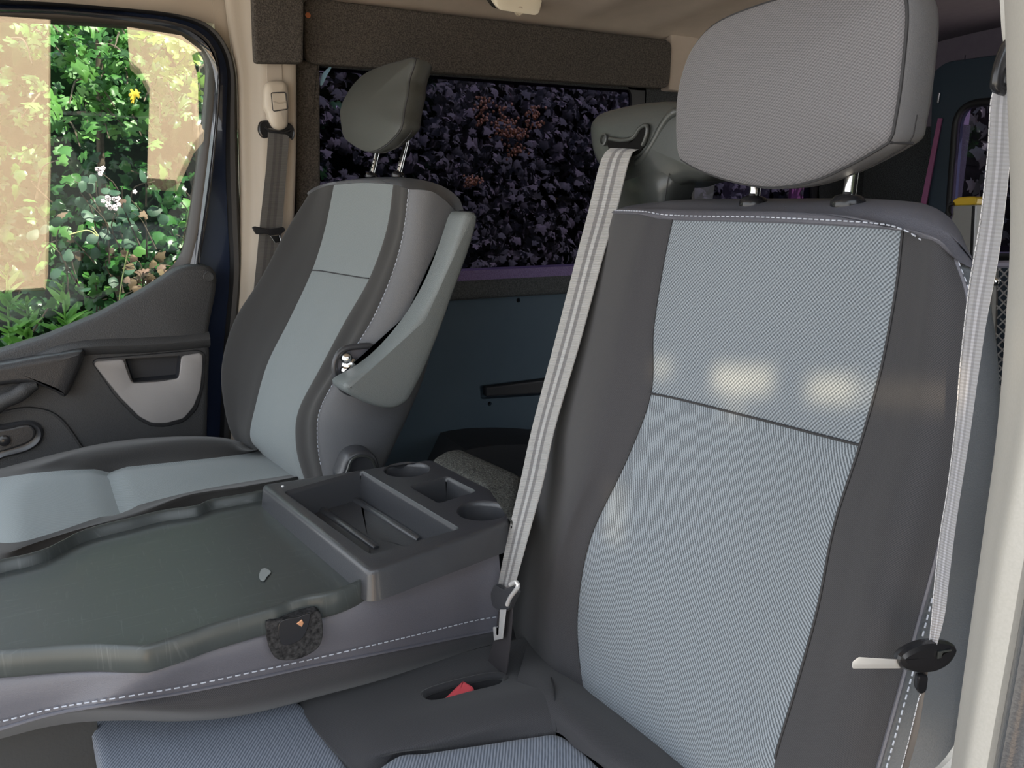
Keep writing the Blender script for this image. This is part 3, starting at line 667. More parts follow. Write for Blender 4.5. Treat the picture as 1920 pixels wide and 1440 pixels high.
tube('seam', [HP[i0] + hax * d + np.array([0, -0.0012, 0]) for d in np.linspace(0.002, 0.03, 6)], 0.0012, M_seam, hr, 6)
def post(parent, u, vtop, vbot, x, r, rc, hc, lean):
    b = at(u, vbot, X, x); L = abs(at(u, vtop, X, x)[2] - b[2]) + 0.03
    a = np.array([lean, 0, 1.0]); a /= np.linalg.norm(a)
    lathe('headrest_post', [(r, -0.02), (r, L)], b, a, M_chrome, parent, 16)
    c = lathe('post_collar', [(rc * .9, -hc * .6), (rc, -hc * .3), (rc, hc * .3), (rc * .8, hc * .8), (r * 1.3, hc)], b, a, M_plastic_gloss, parent, 24)
    nt = [b + a * (0.010 + 0.008 * k) + np.array([-r * 0.9, -r * .35, 0]) for k in range(int(max(1, (L - .045) / .008)))]
    V, Fc = join([lathe_vf([(r * .5, -0.0012), (r * .62, 0), (r * .5, 0.0012)], q, a, 8) for q in nt]); build('post_notches', V, Fc, M_seam, parent)
post(bench, 1413, 345, 384, 0.600, 0.0055, 0.0145, 0.009, 0.05)
post(bench, 1590, 325, 384, 0.600, 0.0058, 0.0150, 0.009, 0.05)

# shoulder-belt tower moulded on the bench
tw = [(1109, 250), (1113, 225), (1128, 211), (1165, 200), (1215, 192), (1262, 190), (1300, 196), (1330, 230), (1330, 330), (1285, 340), (1240, 352), (1170, 345), (1135, 325), (1116, 292)]
TP = crs([at(u, v, X, 0.640) for u, v in tw], 80, True)
tower = pillow('belt_tower', TP, [(0.014, -0.008), (0.006, -0.005), (0.0015, 0.0), (0, 0.006), (0.0, 0.06), (0.012, 0.085)], (1, 0, 0), M_tower, bench, smooth_outline=False, front=-0.003)
nk = [[at(u, v, X, x) for u, v, x in r] for r in (
    [(1165, 300, .67), (1165, 300, .646), (1215, 300, .636), (1262, 300, .640), (1295, 300, .665)],
    [(1158, 345, .67), (1160, 345, .640), (1213, 345, .629), (1252, 340, .632), (1296, 335, .66)],
    [(1150, 375, .67), (1154, 375, .642), (1210, 378, .631), (1247, 378, .634), (1282, 375, .66)],
    [(1146, 410, .67), (1150, 410, .644), (1208, 412, .633), (1246, 412, .636), (1280, 410, .66)])]
grid_obj('tower_neck', dense(nk, 5), M_tower, tower, thick=0.01, tdir=(1, 0, 0))
tube('seam', crs([at(u, v, X, x - .002) for u, v, x in [(1262, 300, .640), (1252, 340, .632), (1247, 378, .634), (1246, 400, .636)]], 20), 0.0006, M_seam, tower, 6)
slot = crs([at(u, v, X, 0.6265) for u, v in [(1138, 270), (1143, 263), (1165, 266), (1188, 261), (1200, 244), (1213, 238), (1214, 252), (1205, 276), (1186, 292), (1150, 292)]], 40, True)
slab('belt_slot', slot, 0.006, (1, 0, 0), mat('slot_black', (.006, .006, .006), .9, spec=.1), tower, r=0.001)
tube('slot_rim', slot[2:24] + (-0.0005, 0, 0.002), 0.0028, M_tower, tower, 8)
lathe('bolt_recess', [(0.008, -0.002), (0.0085, 0.0015), (0.006, 0.002), (0.0055, -0.001)], at(1132, 262, X, 0.627), (-1, 0, 0.1), M_tower, tower, 16)
V, Fc = tube_vf(crs([at(u, v, X, .634) for u, v in [(1288, 205), (1262, 214), (1244, 238), (1228, 268), (1205, 300), (1180, 312)]], 30), [0.002] * 4 + [.0065] * 22 + [0.002] * 4, 8)
build('rib', V, Fc, M_tower, tower)

# bench cushion
def cz(u, v, z): return at(u, v, Z, z)
zc = 0.425
# rear cross-roll in front of the backrest, then the woven tops
roll = [[cz(990, 1205, zc - .005), cz(1060, 1260, zc + .002), cz(1190, 1345, zc + .002), cz(1325, 1440, zc + .002), cz(1460, 1540, zc)],
        [cz(975, 1255, zc + .006), cz(1030, 1290, zc + .020), cz(1150, 1372, zc + .022), cz(1270, 1458, zc + .022), cz(1400, 1560, zc + .012)],
        [cz(960, 1310, zc + .004), cz(1035, 1330, zc + .020), cz(1118, 1398, zc + .022), cz(1215, 1475, zc + .022), cz(1330, 1570, zc + .012)],
        [cz(955, 1370, zc - .004), cz(1040, 1372, zc + .004), cz(1080, 1403, zc + .004), cz(1135, 1442, zc + .004), cz(1240, 1540, zc + .002)]]
grid_obj('cushion_roll', dense(roll, 7), M_dark, bench, label='rounded black roll along the back of the cushion')
# dark middle strip with the buckle well
strip = [[cz(560, 1312, zc - .012), cz(640, 1290, zc - .006), cz(760, 1255, zc - .004), cz(900, 1215, zc - .004), cz(1010, 1190, zc - .006)],
         [cz(575, 1345, zc - .006), cz(660, 1325, zc + .004), cz(790, 1302, zc + .004), cz(930, 1272, zc + .002), cz(1035, 1258, zc + .004)],
         [cz(615, 1395, zc - .004), cz(690, 1370, zc + .010), cz(800, 1345, zc + .014), cz(930, 1310, zc + .018), cz(1040, 1290, zc + .020)],
         [cz(660, 1440, zc - .004), cz(700, 1415, zc + .006), cz(800, 1392, zc + .010), cz(930, 1355, zc + .016), cz(1042, 1330, zc + .018)],
         [cz(700, 1500, zc - .006), cz(735, 1418, zc - .004), cz(830, 1404, zc - .002), cz(935, 1385, zc), cz(1042, 1371, zc + .004)]]
st = grid_obj('cushion_strip', dense(strip, 7), M_dark, bench, thick=0.03, tdir=(0, 0, -1), label='black strip between the two woven tops')
wellp = crs([cz(u, v, zc + .004) for u, v in [(790, 1306), (800, 1293), (850, 1277), (920, 1262), (948, 1266), (936, 1286), (880, 1302), (832, 1316), (805, 1318)]], 40, True)
cut(st, [pillow_vf(wellp, [(0.0, 0.03), (0.004, -0.06)], (0, 0, 1), smooth_outline=False)])
tube('well_lip', wellp + (0, 0, -0.004), 0.0045, M_dark, bench, 8, True)
box('well_floor', tuple(wellp.min(axis=0) - (0.01, 0.01, 0.045)), tuple(wellp.max(axis=0) + (0.02, 0.02, -0.04)), M_carpet_dk, bench)
tube('panel_seam', crs([cz(u, v, z + .0015) for u, v, z in [(1030, 1262, zc + .004), (1038, 1290, zc + .020), (1041, 1330, zc + .0185), (1042, 1371, zc + .004)]], 24), 0.0011, M_seam, bench, 6)
def flat(name, px, z, m, label, dep=0.10, bulge=0.006):
    P = crs([cz(u, v, z) for u, v in px], 90, True)
    return pillow(name, P, [(0.012, 0), (0.004, -.0015), (0, -.006), (0, -dep)], (0, 0, 1), m, bench, label, smooth_outline=False, front=bulge)
flat('cushion_top', [(735, 1417), (800, 1406), (900, 1391), (1000, 1376), (1042, 1372), (1078, 1390), (1130, 1438), (1230, 1530), (1150, 1640), (900, 1700), (640, 1640), (650, 1500)], zc + .004, M_insert_cush, 'blue grey ribbed top of the near seat cushion')
flat('cushion_top', [(545, 1305), (600, 1360), (655, 1440), (690, 1530), (620, 1640), (380, 1640), (205, 1520), (185, 1420), (178, 1345), (300, 1322), (430, 1305)], zc - .006, M_insert_cush, 'blue grey ribbed top of the middle seat cushion')
# cushion body and the black front skirt seen at the bottom left
body = np.array([cz(u, v, zc - 0.03) for u, v in [(182, 1400), (225, 1520), (640, 1700), (1150, 1700), (1500, 1580), (1020, 1190), (560, 1300), (170, 1340)]])
pillow('cushion_base', rounded(body, 0.03, 4), [(0.01, 0), (0, -0.02), (0, -0.17), (0.01, -0.2)], (0, 0, 1), M_dark, bench, smooth_outline=False)
sk = [[at(u, v, Y, y) for u, v, y in r] for r in ([(-60, 1380, .92), (60, 1350, .92), (180, 1335, .92)], [(-60, 1480, .9), (60, 1460, .9), (190, 1430, .9)], [(-60, 1600, .88), (60, 1590, .88), (215, 1560, .88)])]
grid_obj('front_skirt', dense(sk, 4), mat('skirt_plastic', (.018, .019, .019), .6, bump=(300, .2)), bench, thick=0.01, tdir=(0, 1, 0))
box('seat_base', (0.02, 0.42, 0.02), (0.45, 1.15, 0.24), M_carpet_dk, bench)

# ================================================================== FOLDED MIDDLE SEAT WITH TRAY
fold = thing('folded_middle_seat', 'middle seat folded down flat as a scratched black tray table with cup holders', 'seat', (0.2, 1.0, 0.42))
zt = 0.572
near = [(-90, 1222), (0, 1217), (60, 1212), (110, 1208), (172, 1206), (230, 1208), (270, 1208), (301, 1200), (345, 1186), (390, 1170), (474, 1146), (510, 1136), (540, 1124), (573, 1115), (605, 1110), (640, 1100), (700, 1074)]
far = [(-90, 1078), (0, 1052), (50, 1041), (86, 1030), (115, 1016), (146, 1000), (181, 988), (240, 974), (301, 959), (350, 952), (372, 948), (390, 940), (405, 936), (440, 930), (478, 923), (530, 912)]
nn = np.array(crs([cz(u, v, zt + .014) for u, v in near], 90)); ff = np.array(crs([cz(u, v, zt + .014) for u, v in far], 90))
yv = np.array([0, 1, 0.0])
tray = np.array([ff + yv * .008 + (0, 0, -.024), ff + yv * .007 + (0, 0, -.003), ff + yv * 0.0045, ff + yv * .002 + (0, 0, .0002), ff - yv * .0005 + (0, 0, -.002), ff - yv * .0035 + (0, 0, -.0135)]
                + [(ff - yv * .006) * (1 - t) + (nn + yv * .006) * t + (0, 0, -.014) for t in np.linspace(0, 1, 12)]
                + [nn + yv * .0035 + (0, 0, -.0135), nn + yv * .0008 + (0, 0, -.0025), nn - yv * .0015 + (0, 0, .0003), nn - yv * .0035 + (0, 0, -.0005), nn - yv * .0055 + (0, 0, -.0035), nn - yv * .0065 + (0, 0, -.024), nn - yv * .004 + (0, 0, -.028)])
M_tray = bpy.data.materials.new('scratched_tray'); M_tray.use_nodes = True
N, L = M_tray.node_tree.nodes, M_tray.node_tree.links
pb_ = N['Principled BSDF']; pb_.inputs['Roughness'].default_value = 0.34
t_ = N.new('ShaderNodeTexCoord'); cols = []
def scratch(sx, sy, rot, scale, lo, hi):
    mp = N.new('ShaderNodeMapping'); mp.inputs['Scale'].default_value = (sx, sy, 1); mp.inputs['Rotation'].default_value = (0, 0, rot)
    n = N.new('ShaderNodeTexNoise'); n.inputs['Scale'].default_value = scale; n.inputs['Detail'].default_value = 5; n.inputs['Distortion'].default_value = 1.2
    mr = N.new('ShaderNodeMapRange'); mr.inputs[1].default_value = lo; mr.inputs[2].default_value = hi
    L.new(t_.outputs['Object'], mp.inputs[0]); L.new(mp.outputs[0], n.inputs[0]); L.new(n.outputs['Fac'], mr.inputs[0]); return mr.outputs[0]
s1, s2, s3 = scratch(3, 45, .9, 7, .60, .72), scratch(38, 4, -.7, 6, .62, .74), scratch(8, 8, 0, 3, .62, .72)
a1 = N.new('ShaderNodeMath'); a1.operation = 'MAXIMUM'; L.new(s1, a1.inputs[0]); L.new(s2, a1.inputs[1])
a2 = N.new('ShaderNodeMath'); a2.operation = 'MULTIPLY'; a2.inputs[1].default_value = 0.2; L.new(a1.outputs[0], a2.inputs[0])
mc = N.new('ShaderNodeMix'); mc.data_type = 'RGBA'; mc.inputs[6].default_value = (0.048, 0.056, 0.056, 1); mc.inputs[7].default_value = (0.20, 0.21, 0.21, 1)
L.new(a2.outputs[0], mc.inputs[0]); L.new(mc.outputs[2], pb_.inputs['Base Color'])
grid_obj('tray_panel', tray, M_tray, fold, label='scratched black tray top with raised wavy edges')
# white scuff on the tray
sc_ = [cz(u, v, zt + .0012) for u, v in [(486, 1078), (492, 1066), (503, 1068), (508, 1074), (500, 1082), (496, 1090), (488, 1088)]]
slab('scuff', crs(sc_, 16, True), 0.0004, (0, 0, 1), mat('scuff', (0.22, 0.24, 0.24), 0.7), fold, r=0.0001, label='pale scuff mark')

# raised caddy with pocket and three cup holders
zb = 0.602
top = rounded([cz(487, 908, zb), cz(690, 1072, zb), cz(735, 1058, zb), cz(800, 1034, zb), cz(880, 1006, zb), cz(953, 980, zb), cz(966, 938, zb), cz(866, 889, zb), cz(810, 860, zb)], 0.014, 5)
pk = rounded([cz(531, 922, zb), cz(678, 881, zb), cz(864, 991, zb), cz(694, 1040, zb)], 0.008, 4)
cups = [(cz(763, 880, zb), 0.0350), (cz(905, 957, zb), 0.0345)]
sq = rounded([cz(766, 912, zb), cz(838, 892, zb), cz(895, 921, zb), cz(822, 944, zb)], 0.008, 4)
circ = lambda c, r: np.array([c + np.array([math.cos(g) * r, math.sin(g) * r, 0]) for g in np.linspace(0, 2 * math.pi, 40, endpoint=False)])
holed_top('tray_caddy', top, [pk, sq] + [circ(c, r) for c, r in cups], M_plastic, fold, [(.007, 0), (.003, -.0008), (.0008, -.003), (0, -.007), (-.004, -.036)], 'raised black plastic end with pocket and cup holders')
def well(name, P, d, taper, m, ribs=False):
    P = np.asarray(P); k = len(P); L_ = [inset(P, 0), inset(P, 0.0022) + (0, 0, -.0015), inset(P, .0036) + (0, 0, -.007), inset(P, taper) + (0, 0, -d)]
    c = L_[-1].mean(axis=0)
    V = [p for l in L_ for p in l] + [c]
    Fc = [(i * k + j, i * k + (j + 1) % k, (i + 1) * k + (j + 1) % k, (i + 1) * k + j) for i in range(3) for j in range(k)] + [(3 * k + j, 3 * k + (j + 1) % k, 4 * k) for j in range(k)]
    return build(name, V, Fc, m, fold)
pw = well('pocket', pk, 0.0405, 0.010, M_plastic)
for c, r in cups: well('cup_holder', circ(c, r), 0.055, 0.008, M_plastic)
well('square_holder', sq, 0.05, 0.008, M_plastic)
for (a, b) in (((588, 947), (706, 1030)), ((658, 934), (786, 1014))):
    z_ = zb - .042
    tube('pocket_rib', [cz(*a, z_) + (0, 0, -.001), cz(*a, z_) * .97 + cz(*b, z_) * .03, cz(*a, z_) * .03 + cz(*b, z_) * .97, cz(*b, z_)], [.005, .0066, .0066, .005], M_plastic, pw, 8)
lathe('rivet', [(0.0022, 0), (0.0015, .0012)], cz(530, 912, zb), (0, 0, 1), mat('white_stop', (0.7, 0.7, 0.7), 0.4), fold, 10)
# carpeted hinge panel behind the caddy, and its carpeted end
hp = rounded([cz(806, 861, zb + .002), cz(838, 843, zb + .010), cz(866, 840, zb + .012), cz(978, 889, zb + .008), cz(974, 975, zb), cz(958, 985, zb - .002), cz(955, 938, zb + .001)], 0.012, 4)
hpo = pillow('hinge_panel', hp, [(0.006, 0.0), (0, -.005), (0, -.05)], (0, 0, 1), M_carpet_dk if False else mat('hinge_carpet', (0.032, 0.034, 0.032), 1.0, noise=(300, .2, (0.09, 0.092, 0.086)), bump=(420, .9), spec=.1), fold, smooth_outline=False, label='dark carpet behind the cup holders')
# vinyl side wall of the folded backrest
rs = [[(-90, 1246), (0, 1244), (130, 1238), (268, 1236), (390, 1198), (474, 1174), (590, 1140), (680, 1092), (800, 1044), (885, 1010), (925, 998)],
      [(-90, 1276), (0, 1268), (130, 1258), (268, 1252), (390, 1214), (474, 1192), (590, 1160), (690, 1112), (800, 1066), (890, 1030), (934, 1030)],
      [(-90, 1320), (0, 1312), (130, 1290), (268, 1272), (390, 1246), (474, 1222), (590, 1196), (700, 1160), (800, 1126), (890, 1096), (938, 1090)],
      [(-90, 1390), (0, 1366), (98, 1338), (200, 1320), (330, 1300), (470, 1273), (590, 1247), (700, 1226), (810, 1204), (890, 1188), (935, 1180)]]
offy = [0.012, -0.010, -0.014, -0.003]
tops = [cz(u, v, zt - .010 if k < 7 else zt + .004) for k, (u, v) in enumerate(rs[0])]
ysd = [float(np.clip(p[1], .775, .86)) for p in tops]
net = [[at(u, v, Y, ysd[k] + o) for k, (u, v) in enumerate(r)] for r, o in zip(rs, offy)]
low = [(-90, 1400), (0, 1374), (110, 1344), (230, 1336), (380, 1340), (480, 1328), (600, 1298), (700, 1274), (810, 1244), (890, 1222), (930, 1212)]
SD = dense(net, 7)
vs = grid_obj('side_cover', SD, M_leather, fold, label='smooth dark vinyl side of the folded backrest')
net2 = [[at(u, v, Y, ysd[k] - .003) + (0, .001, 0) for k, (u, v) in enumerate(rs[3])], [at((u + a) / 2, (v + b) / 2, Y, ysd[k] - .003) for k, ((u, v), (a, b)) in enumerate(zip(rs[3], low))], [at(u, v, Y, ysd[k] + .015) for k, (u, v) in enumerate(low)], [at(u, v, Y, ysd[k] + .10) + (0, 0, -.01) for k, (u, v) in enumerate(low)]]
grid_obj('front_cover', dense(net2, 6), M_dark, fold, label='black cloth below the stitching')
stitches('stitching', SD[-3] + (0, -0.0028, 0), fold, step=0.0085, r=0.0007)
tube('edge_seam', SD[-1] + (0, -.001, 0), 0.0018, M_leather, fold, 6)
# padded core so the folded seat is solid
core = np.array([p + (0, .035, -.03) for p in nn[::6]] + [p + (0, -.02, -.03) for p in ff[::-6]])
pillow('backrest_core', core, [(0.006, 0), (0, -.01), (0, -.06), (0.01, -.065)], (0, 0, 1), M_dark, fold, smooth_outline=None, N=80)
# bracket notch: pads on the vinyl, shade of the hollow painted dark
nq = crs([at(u, v, Y, 0.778) for u, v in [(499, 1166), (520, 1164), (545, 1158), (575, 1150), (598, 1146), (605, 1168), (605, 1196), (594, 1218), (560, 1236), (524, 1238), (508, 1222), (502, 1195)]], 44, True)
slab('bracket_notch', nq, 0.02, (0, 1, 0), mat('notch_felt', (.012, .012, .013), 1.0, noise=(260, .2, (.05, .05, .052)), spec=.1), fold, r=0.0012, label='dark carpeted bracket notch in the vinyl side')
slab('notch_shade', crs([at(u, v, Y, 0.7765) for u, v in [(524, 1168), (560, 1157), (582, 1152), (572, 1190), (555, 1205), (528, 1208)]], 30, True), 0.006, (0, 1, 0), M_plastic_gloss, fold, r=0.0006)
slab('orange_light_spot', [at(u, v, Y, 0.7755) for u, v in [(556, 1170), (566, 1162), (570, 1168), (566, 1176)]], 0.006, (0, 1, 0), mat('orange_spot', (0.7, 0.36, 0.2), 0.35, 0.6), fold, r=0.0008, label='small orange spot of light in the notch, as a coloured chip')  # spot of orange light put in as a coloured chip

# ================================================================== DRIVER'S SEAT (far)
drv = thing('driver_seat', 'far seat with raised grey armrest beside the door window', 'seat', (0.2, 1.55, 0.02))
PD, SLD = (0.44, 1.55, 0.93), 0.325
dp = lambda u, v, off=0.0: seatpt(u, v, off, PD, SLD)
rowsD = [
 [(578, 366), (600, 353), (624, 347), (680, 343), (735, 346), (750, 349), (766, 355), (815, 362), (856, 396)],
 [(535, 435), (570, 432), (607, 430), (665, 432), (722, 432), (742, 432), (757, 430), (805, 440), (853, 462)],
 [(490, 520), (530, 515), (583, 507), (636, 514), (690, 522), (713, 515), (738, 505), (792, 515), (838, 530)],
 [(440, 600), (485, 600), (540, 600), (593, 603), (643, 605), (672, 600), (700, 595), (763, 605), (815, 620)],
 [(416, 685), (455, 683), (500, 680), (551, 685), (598, 690), (628, 685), (651, 675), (728, 690), (790, 710)],
 [(420, 760), (447, 760), (477, 760), (518, 765), (557, 770), (581, 765), (603, 760), (688, 775), (757, 790)],
 [(437, 818), (450, 820), (467, 820), (511, 830), (552, 832), (574, 826), (595, 817), (668, 830), (730, 848)],
 [(466, 846), (476, 850), (490, 852), (530, 878), (564, 886), (584, 885), (603, 880), (660, 890), (706, 905)],
 [(500, 890), (508, 895), (520, 900), (555, 925), (585, 935), (600, 935), (615, 930), (665, 940), (700, 955)]]
YD = [1.80, 1.76, 1.69, 1.56, 1.43, 1.39, 1.345, 1.325, 1.345]
YS = [.93, .97, 1, 1, 1, 1, 1, 1, 1]   # narrower towards the shoulders
net = []
for k, r in enumerate(rowsD):
    pts = [at(u, v, Y, 1.56 + (y - 1.56) * (YS[k] if y > 1.6 else 1)) for (u, v), y in zip(r, YD)]
    a, h = pts[0], pts[-1]
    net.append([a + (0.10, 0.005, 0), a + (0.035, 0.008, 0)] + pts + [h + (0.03, 0.08, 0)])
DD = dense(net, S)
for c in (4, 6): DD[:, gi(c)] += (0.0025, 0, 0)
DD[gi(2), gi(4) + 1:gi(6)] += (0.003, 0, 0)
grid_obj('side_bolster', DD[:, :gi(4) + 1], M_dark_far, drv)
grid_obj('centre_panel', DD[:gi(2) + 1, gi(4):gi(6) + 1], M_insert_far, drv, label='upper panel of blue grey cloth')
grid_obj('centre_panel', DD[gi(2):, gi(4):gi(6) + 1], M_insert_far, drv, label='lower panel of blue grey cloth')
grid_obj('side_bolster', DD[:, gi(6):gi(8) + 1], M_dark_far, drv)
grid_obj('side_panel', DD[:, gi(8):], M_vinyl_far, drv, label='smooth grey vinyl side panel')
tube('panel_seam', DD[gi(2), gi(4):gi(6) + 1] + (-.001, 0, 0), 0.0012, M_seam, drv, 6)
stitches('stitching', DD[:gi(7), gi(8)] + (-.001, -.003, 0), drv, step=0.008, r=0.0006)
T0 = DD[0]
tl = crs([at(u, v, Y, y) for u, v, y in [(577, 362, 1.78), (598, 348, 1.74), (640, 339, 1.66), (700, 334, 1.54), (758, 336, 1.43), (812, 349, 1.36), (846, 372, 1.345), (857, 396, 1.347)]], T0.shape[0] - 3 * S)
T1 = T0.copy(); T1[2 * S:2 * S + len(tl)] = tl
T0 = T0[2 * S:2 * S + len(tl)]; T1 = T1[2 * S:2 * S + len(tl)]
band = np.array([T0 + (.003, 0, -.002), T0 + (-.001, 0, .001), T0 * .4 + T1 * .6 + (-.002, 0, .002), T1, T1 + (.015, .005, .002), T1 + (.03, .03, -.02)])
grid_obj('top_band', band, M_vinyl_far, drv, label='smooth grey vinyl band over the top')
bs = np.array([DD[:, 0], DD[:, 0] + (.04, -.03, 0), DD[:, gi(6)] + (.12, .12, 0), DD[:, -1] + (.02, .06, 0), DD[:, -1]]).transpose(1, 0, 2)
grid_obj('back_shell', bs, M_plastic, drv)
hoD = [(640, 232), (639, 212), (644, 192), (652, 176), (665, 156), (688, 136), (722, 122), (752, 114), (770, 109), (778, 112), (774, 126), (766, 150), (764, 172), (757, 205), (751, 240), (733, 263), (715, 277), (696, 284), (677, 280), (657, 268), (645, 256)]
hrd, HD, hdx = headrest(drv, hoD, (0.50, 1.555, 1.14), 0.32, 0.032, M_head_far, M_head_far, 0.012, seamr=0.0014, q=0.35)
lowd = sorted([p + hdx * 0.022 for p in HD if p[2] < HD[:, 2].min() + 0.035], key=lambda p: p[1])
tube('seam', lowd, 0.0010, M_seam, hrd, 6)
post(drv, 697, 285, 331, 0.522, 0.0052, 0.0130, 0.008, 0.30)
post(drv, 747, 280, 330, 0.530, 0.0052, 0.0130, 0.008, 0.30)
# raised armrest with its hinge recess
ao = [(872, 404), (882, 397), (893, 399), (897, 412), (886, 455), (868, 508), (848, 562), (820, 640), (795, 700), (772, 745), (760, 758), (740, 767), (715, 765), (685, 755), (660, 742), (646, 729), (652, 718), (690, 697), (735, 660), (782, 604), (815, 550), (838, 500), (858, 445)]
AP = crs([at(u, v, Y, 1.240) for u, v in ao], 110, True)
pillow('armrest', AP, [(0.012, 0.0), (0.005, 0.001), (0.001, 0.005), (0, 0.010), (0.0, 0.055), (0.006, 0.066), (0.014, 0.07)], (-0.1, 1, 0), M_arm, drv, smooth_outline=False, front=-0.002, label='raised pale grey vinyl armrest')
rg = [(627, 690), (632, 668), (645, 655), (668, 650), (700, 652), (705, 690), (690, 730), (660, 738), (636, 722)]
RP_ = crs([at(u, v, Y, 1.322) for u, v in rg], 50, True)
tube('hinge_ring', RP_, 0.0055, M_plastic, drv, 8, True)
slab('hinge_plate', RP_ + (0, .004, 0), 0.01, (0, 1, 0), M_leather, drv, r=0.001)
for (u, v, r) in ((650, 672, .010), (655, 684, .013), (648, 694, .009), (662, 690, .011)):
    lathe('hinge_bolt', [(r, 0), (r, .008), (r * .6, .012)], at(u, v, Y, 1.322), (-.3, -1, 0.2), M_chrome, drv, 12)
tube('hinge_pivot', [at(668, 690, Y, 1.325), at(690, 705, Y, 1.27)], 0.011, M_steel, drv, 12)
rc = crs([at(u, v, Y, 1.285) for u, v in [(640, 905), (644, 875), (652, 857), (668, 847), (688, 846), (704, 855), (712, 875), (712, 905)]], 44, True)
pillow('recliner_cover', rc, [(0.008, 0.0), (0.003, 0.001), (0, .006), (0, .04)], (0, 1, 0), M_plastic, drv, smooth_outline=False, front=0.004)
tube('recliner_rim', inset(rc, .009) + (0, -.001, 0), 0.0025, M_tower, drv, 6, True)
# cushion
zd = 0.470
cr = [[(-70, 1010, -.06), (-60, 960, -.03), (-50, 915, 0), (60, 850, .03), (130, 832, .01)],]
rowsC = [ # along the seat from the front edge to the back; columns from the tray side to the door side
 [(-60, 1085, -.075), (-62, 1050, -.055), (-60, 1010, -.035), (-62, 945, -.02), (-55, 905, -.02), (-30, 885, -.03), (0, 870, -.06)],
 [(20, 1075, -.055), (8, 1045, -.014), (18, 1018, .004), (15, 930, .012), (40, 890, .010), (75, 868, .020), (100, 850, -.01)],
 [(110, 1040, -.05), (70, 1014, .000), (90, 1002, .008), (80, 910, .016), (120, 882, .014), (160, 845, .036), (205, 828, .0)],
 [(250, 1010, -.05), (238, 974, .004), (225, 957, .004), (205, 895, .008), (205, 878, .006), (270, 832, .045), (310, 819, .01)],
 [(390, 970, -.05), (350, 932, .018), (345, 925, .008), (300, 885, .012), (330, 866, .010), (360, 824, .045), (400, 819, .01)],
 [(500, 940, -.05), (455, 915, .020), (450, 905, .006), (410, 875, .010), (430, 855, .008), (430, 828, .035), (452, 828, .0)],
 [(590, 910, -.05), (560, 895, .012), (555, 888, .0), (510, 865, .0), (485, 846, .0), (470, 845, .02), (480, 842, -.02)],
 [(640, 890, -.08), (620, 880, -.03), (610, 870, -.03), (570, 850, -.03), (540, 830, -.03), (520, 825, -.02), (520, 820, -.06)]]
CC = dense([[cz(u, v, zd + o) for u, v, o in r] for r in rowsC], 7); g7 = lambda c: c * 7
CC[g7(3) - 1:g7(3) + 2, g7(2):g7(4) + 1] += (0, 0, -.004); CC[g7(3), g7(2):g7(4) + 1] += (0, 0, -.005)
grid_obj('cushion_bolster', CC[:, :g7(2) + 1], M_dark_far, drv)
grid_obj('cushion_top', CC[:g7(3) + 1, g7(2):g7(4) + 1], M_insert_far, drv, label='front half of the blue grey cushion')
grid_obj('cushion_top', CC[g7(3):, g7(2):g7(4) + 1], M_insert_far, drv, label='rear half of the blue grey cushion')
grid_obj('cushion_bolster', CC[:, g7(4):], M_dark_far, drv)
cb = np.vstack([CC[:, 0], CC[-1, 1:], CC[::-1, -1][1:], CC[0, ::-1][1:-1]]) * (1, 1, 0) + (0, 0, zd - .07)
pillow('cushion_base', resample(np.vstack([cb, cb[:1]]), 60, True), [(0.01, 0.02), (0, 0), (0, -.12), (.02, -.14)], (0, 0, 1), M_plastic, drv, smooth_outline=False)
box('seat_base', (-0.12, 1.38, 0.02), (0.30, 1.74, 0.36), M_plastic, drv)
# ================================================================== SEAT BELTS AND LOOSE THINGS
def belt(name, left, right, m, parent, n=60, th=0.0014, tdir=(1, 0, 0), sag=0.0):
    a, b = crs(left, n), crs(right, n); G = np.array([[a[i] * (1 - t) + b[i] * t for t in (0, .25, .5, .75, 1)] for i in range(n)])
    return grid_obj(name, G, m, parent, uv01=True, thick=th, tdir=tdir)
# middle belt from the tower
mb = thing('seat_belt', 'light grey striped belt hanging from the plastic tower beside the folded seat', 'seat belt', tuple(at(1150, 300, X, 0.61)), 'seat belts of the cab')
lft = [(1146, 276, .80, .632), (1127, 300, .80, .618), (1102, 400, .802, .59), (1081, 480, .806, .56), (1040, 640, .812, .53), (998, 800, .818, .50), (976, 900, .822, .465), (953, 1000, .825, .435), (932, 1105, .828, .405)]
rgt = [(1196, 280, .75, .632), (1180, 296, .76, .618), (1154, 400, .762, .59), (1130, 480, .766, .56), (1087, 640, .775, .53), (1040, 800, .785, .50), (1018, 900, .795, .465), (991, 1000, .808, .435), (962, 1105, .822, .405)]
belt('webbing', [at(u, v, X, x - .004) for u, v, y, x in lft], [at(u, v, X, x - .008) for u, v, y, x in rgt], M_web, mb)
tg = rounded([at(u, v, X, .392) for u, v in [(918, 1112), (926, 1095), (944, 1106), (958, 1098), (968, 1110), (958, 1130), (952, 1144), (938, 1150), (922, 1138)]], 0.006, 4)
slab('tongue_cover', tg, 0.008, (1, 0, 0), M_plastic, mb, r=0.002, label='black plastic of the tongue')
tube('tongue_loop', crs([at(u, v, X, .389) for u, v in [(951, 1134), (957, 1120), (971, 1100), (967, 1091), (957, 1096)]], 20), 0.0026, M_bright, mb, 8)
slab('tongue_blade', rounded([at(u, v, X, .389) for u, v in [(937, 1143), (947, 1143), (941, 1198), (926, 1201), (924, 1176), (931, 1175), (931, 1190), (934, 1190)]], 0.0008, 2), 0.002, (1, 0, 0), M_bright, mb, r=0.0005, label='chrome tongue blade')
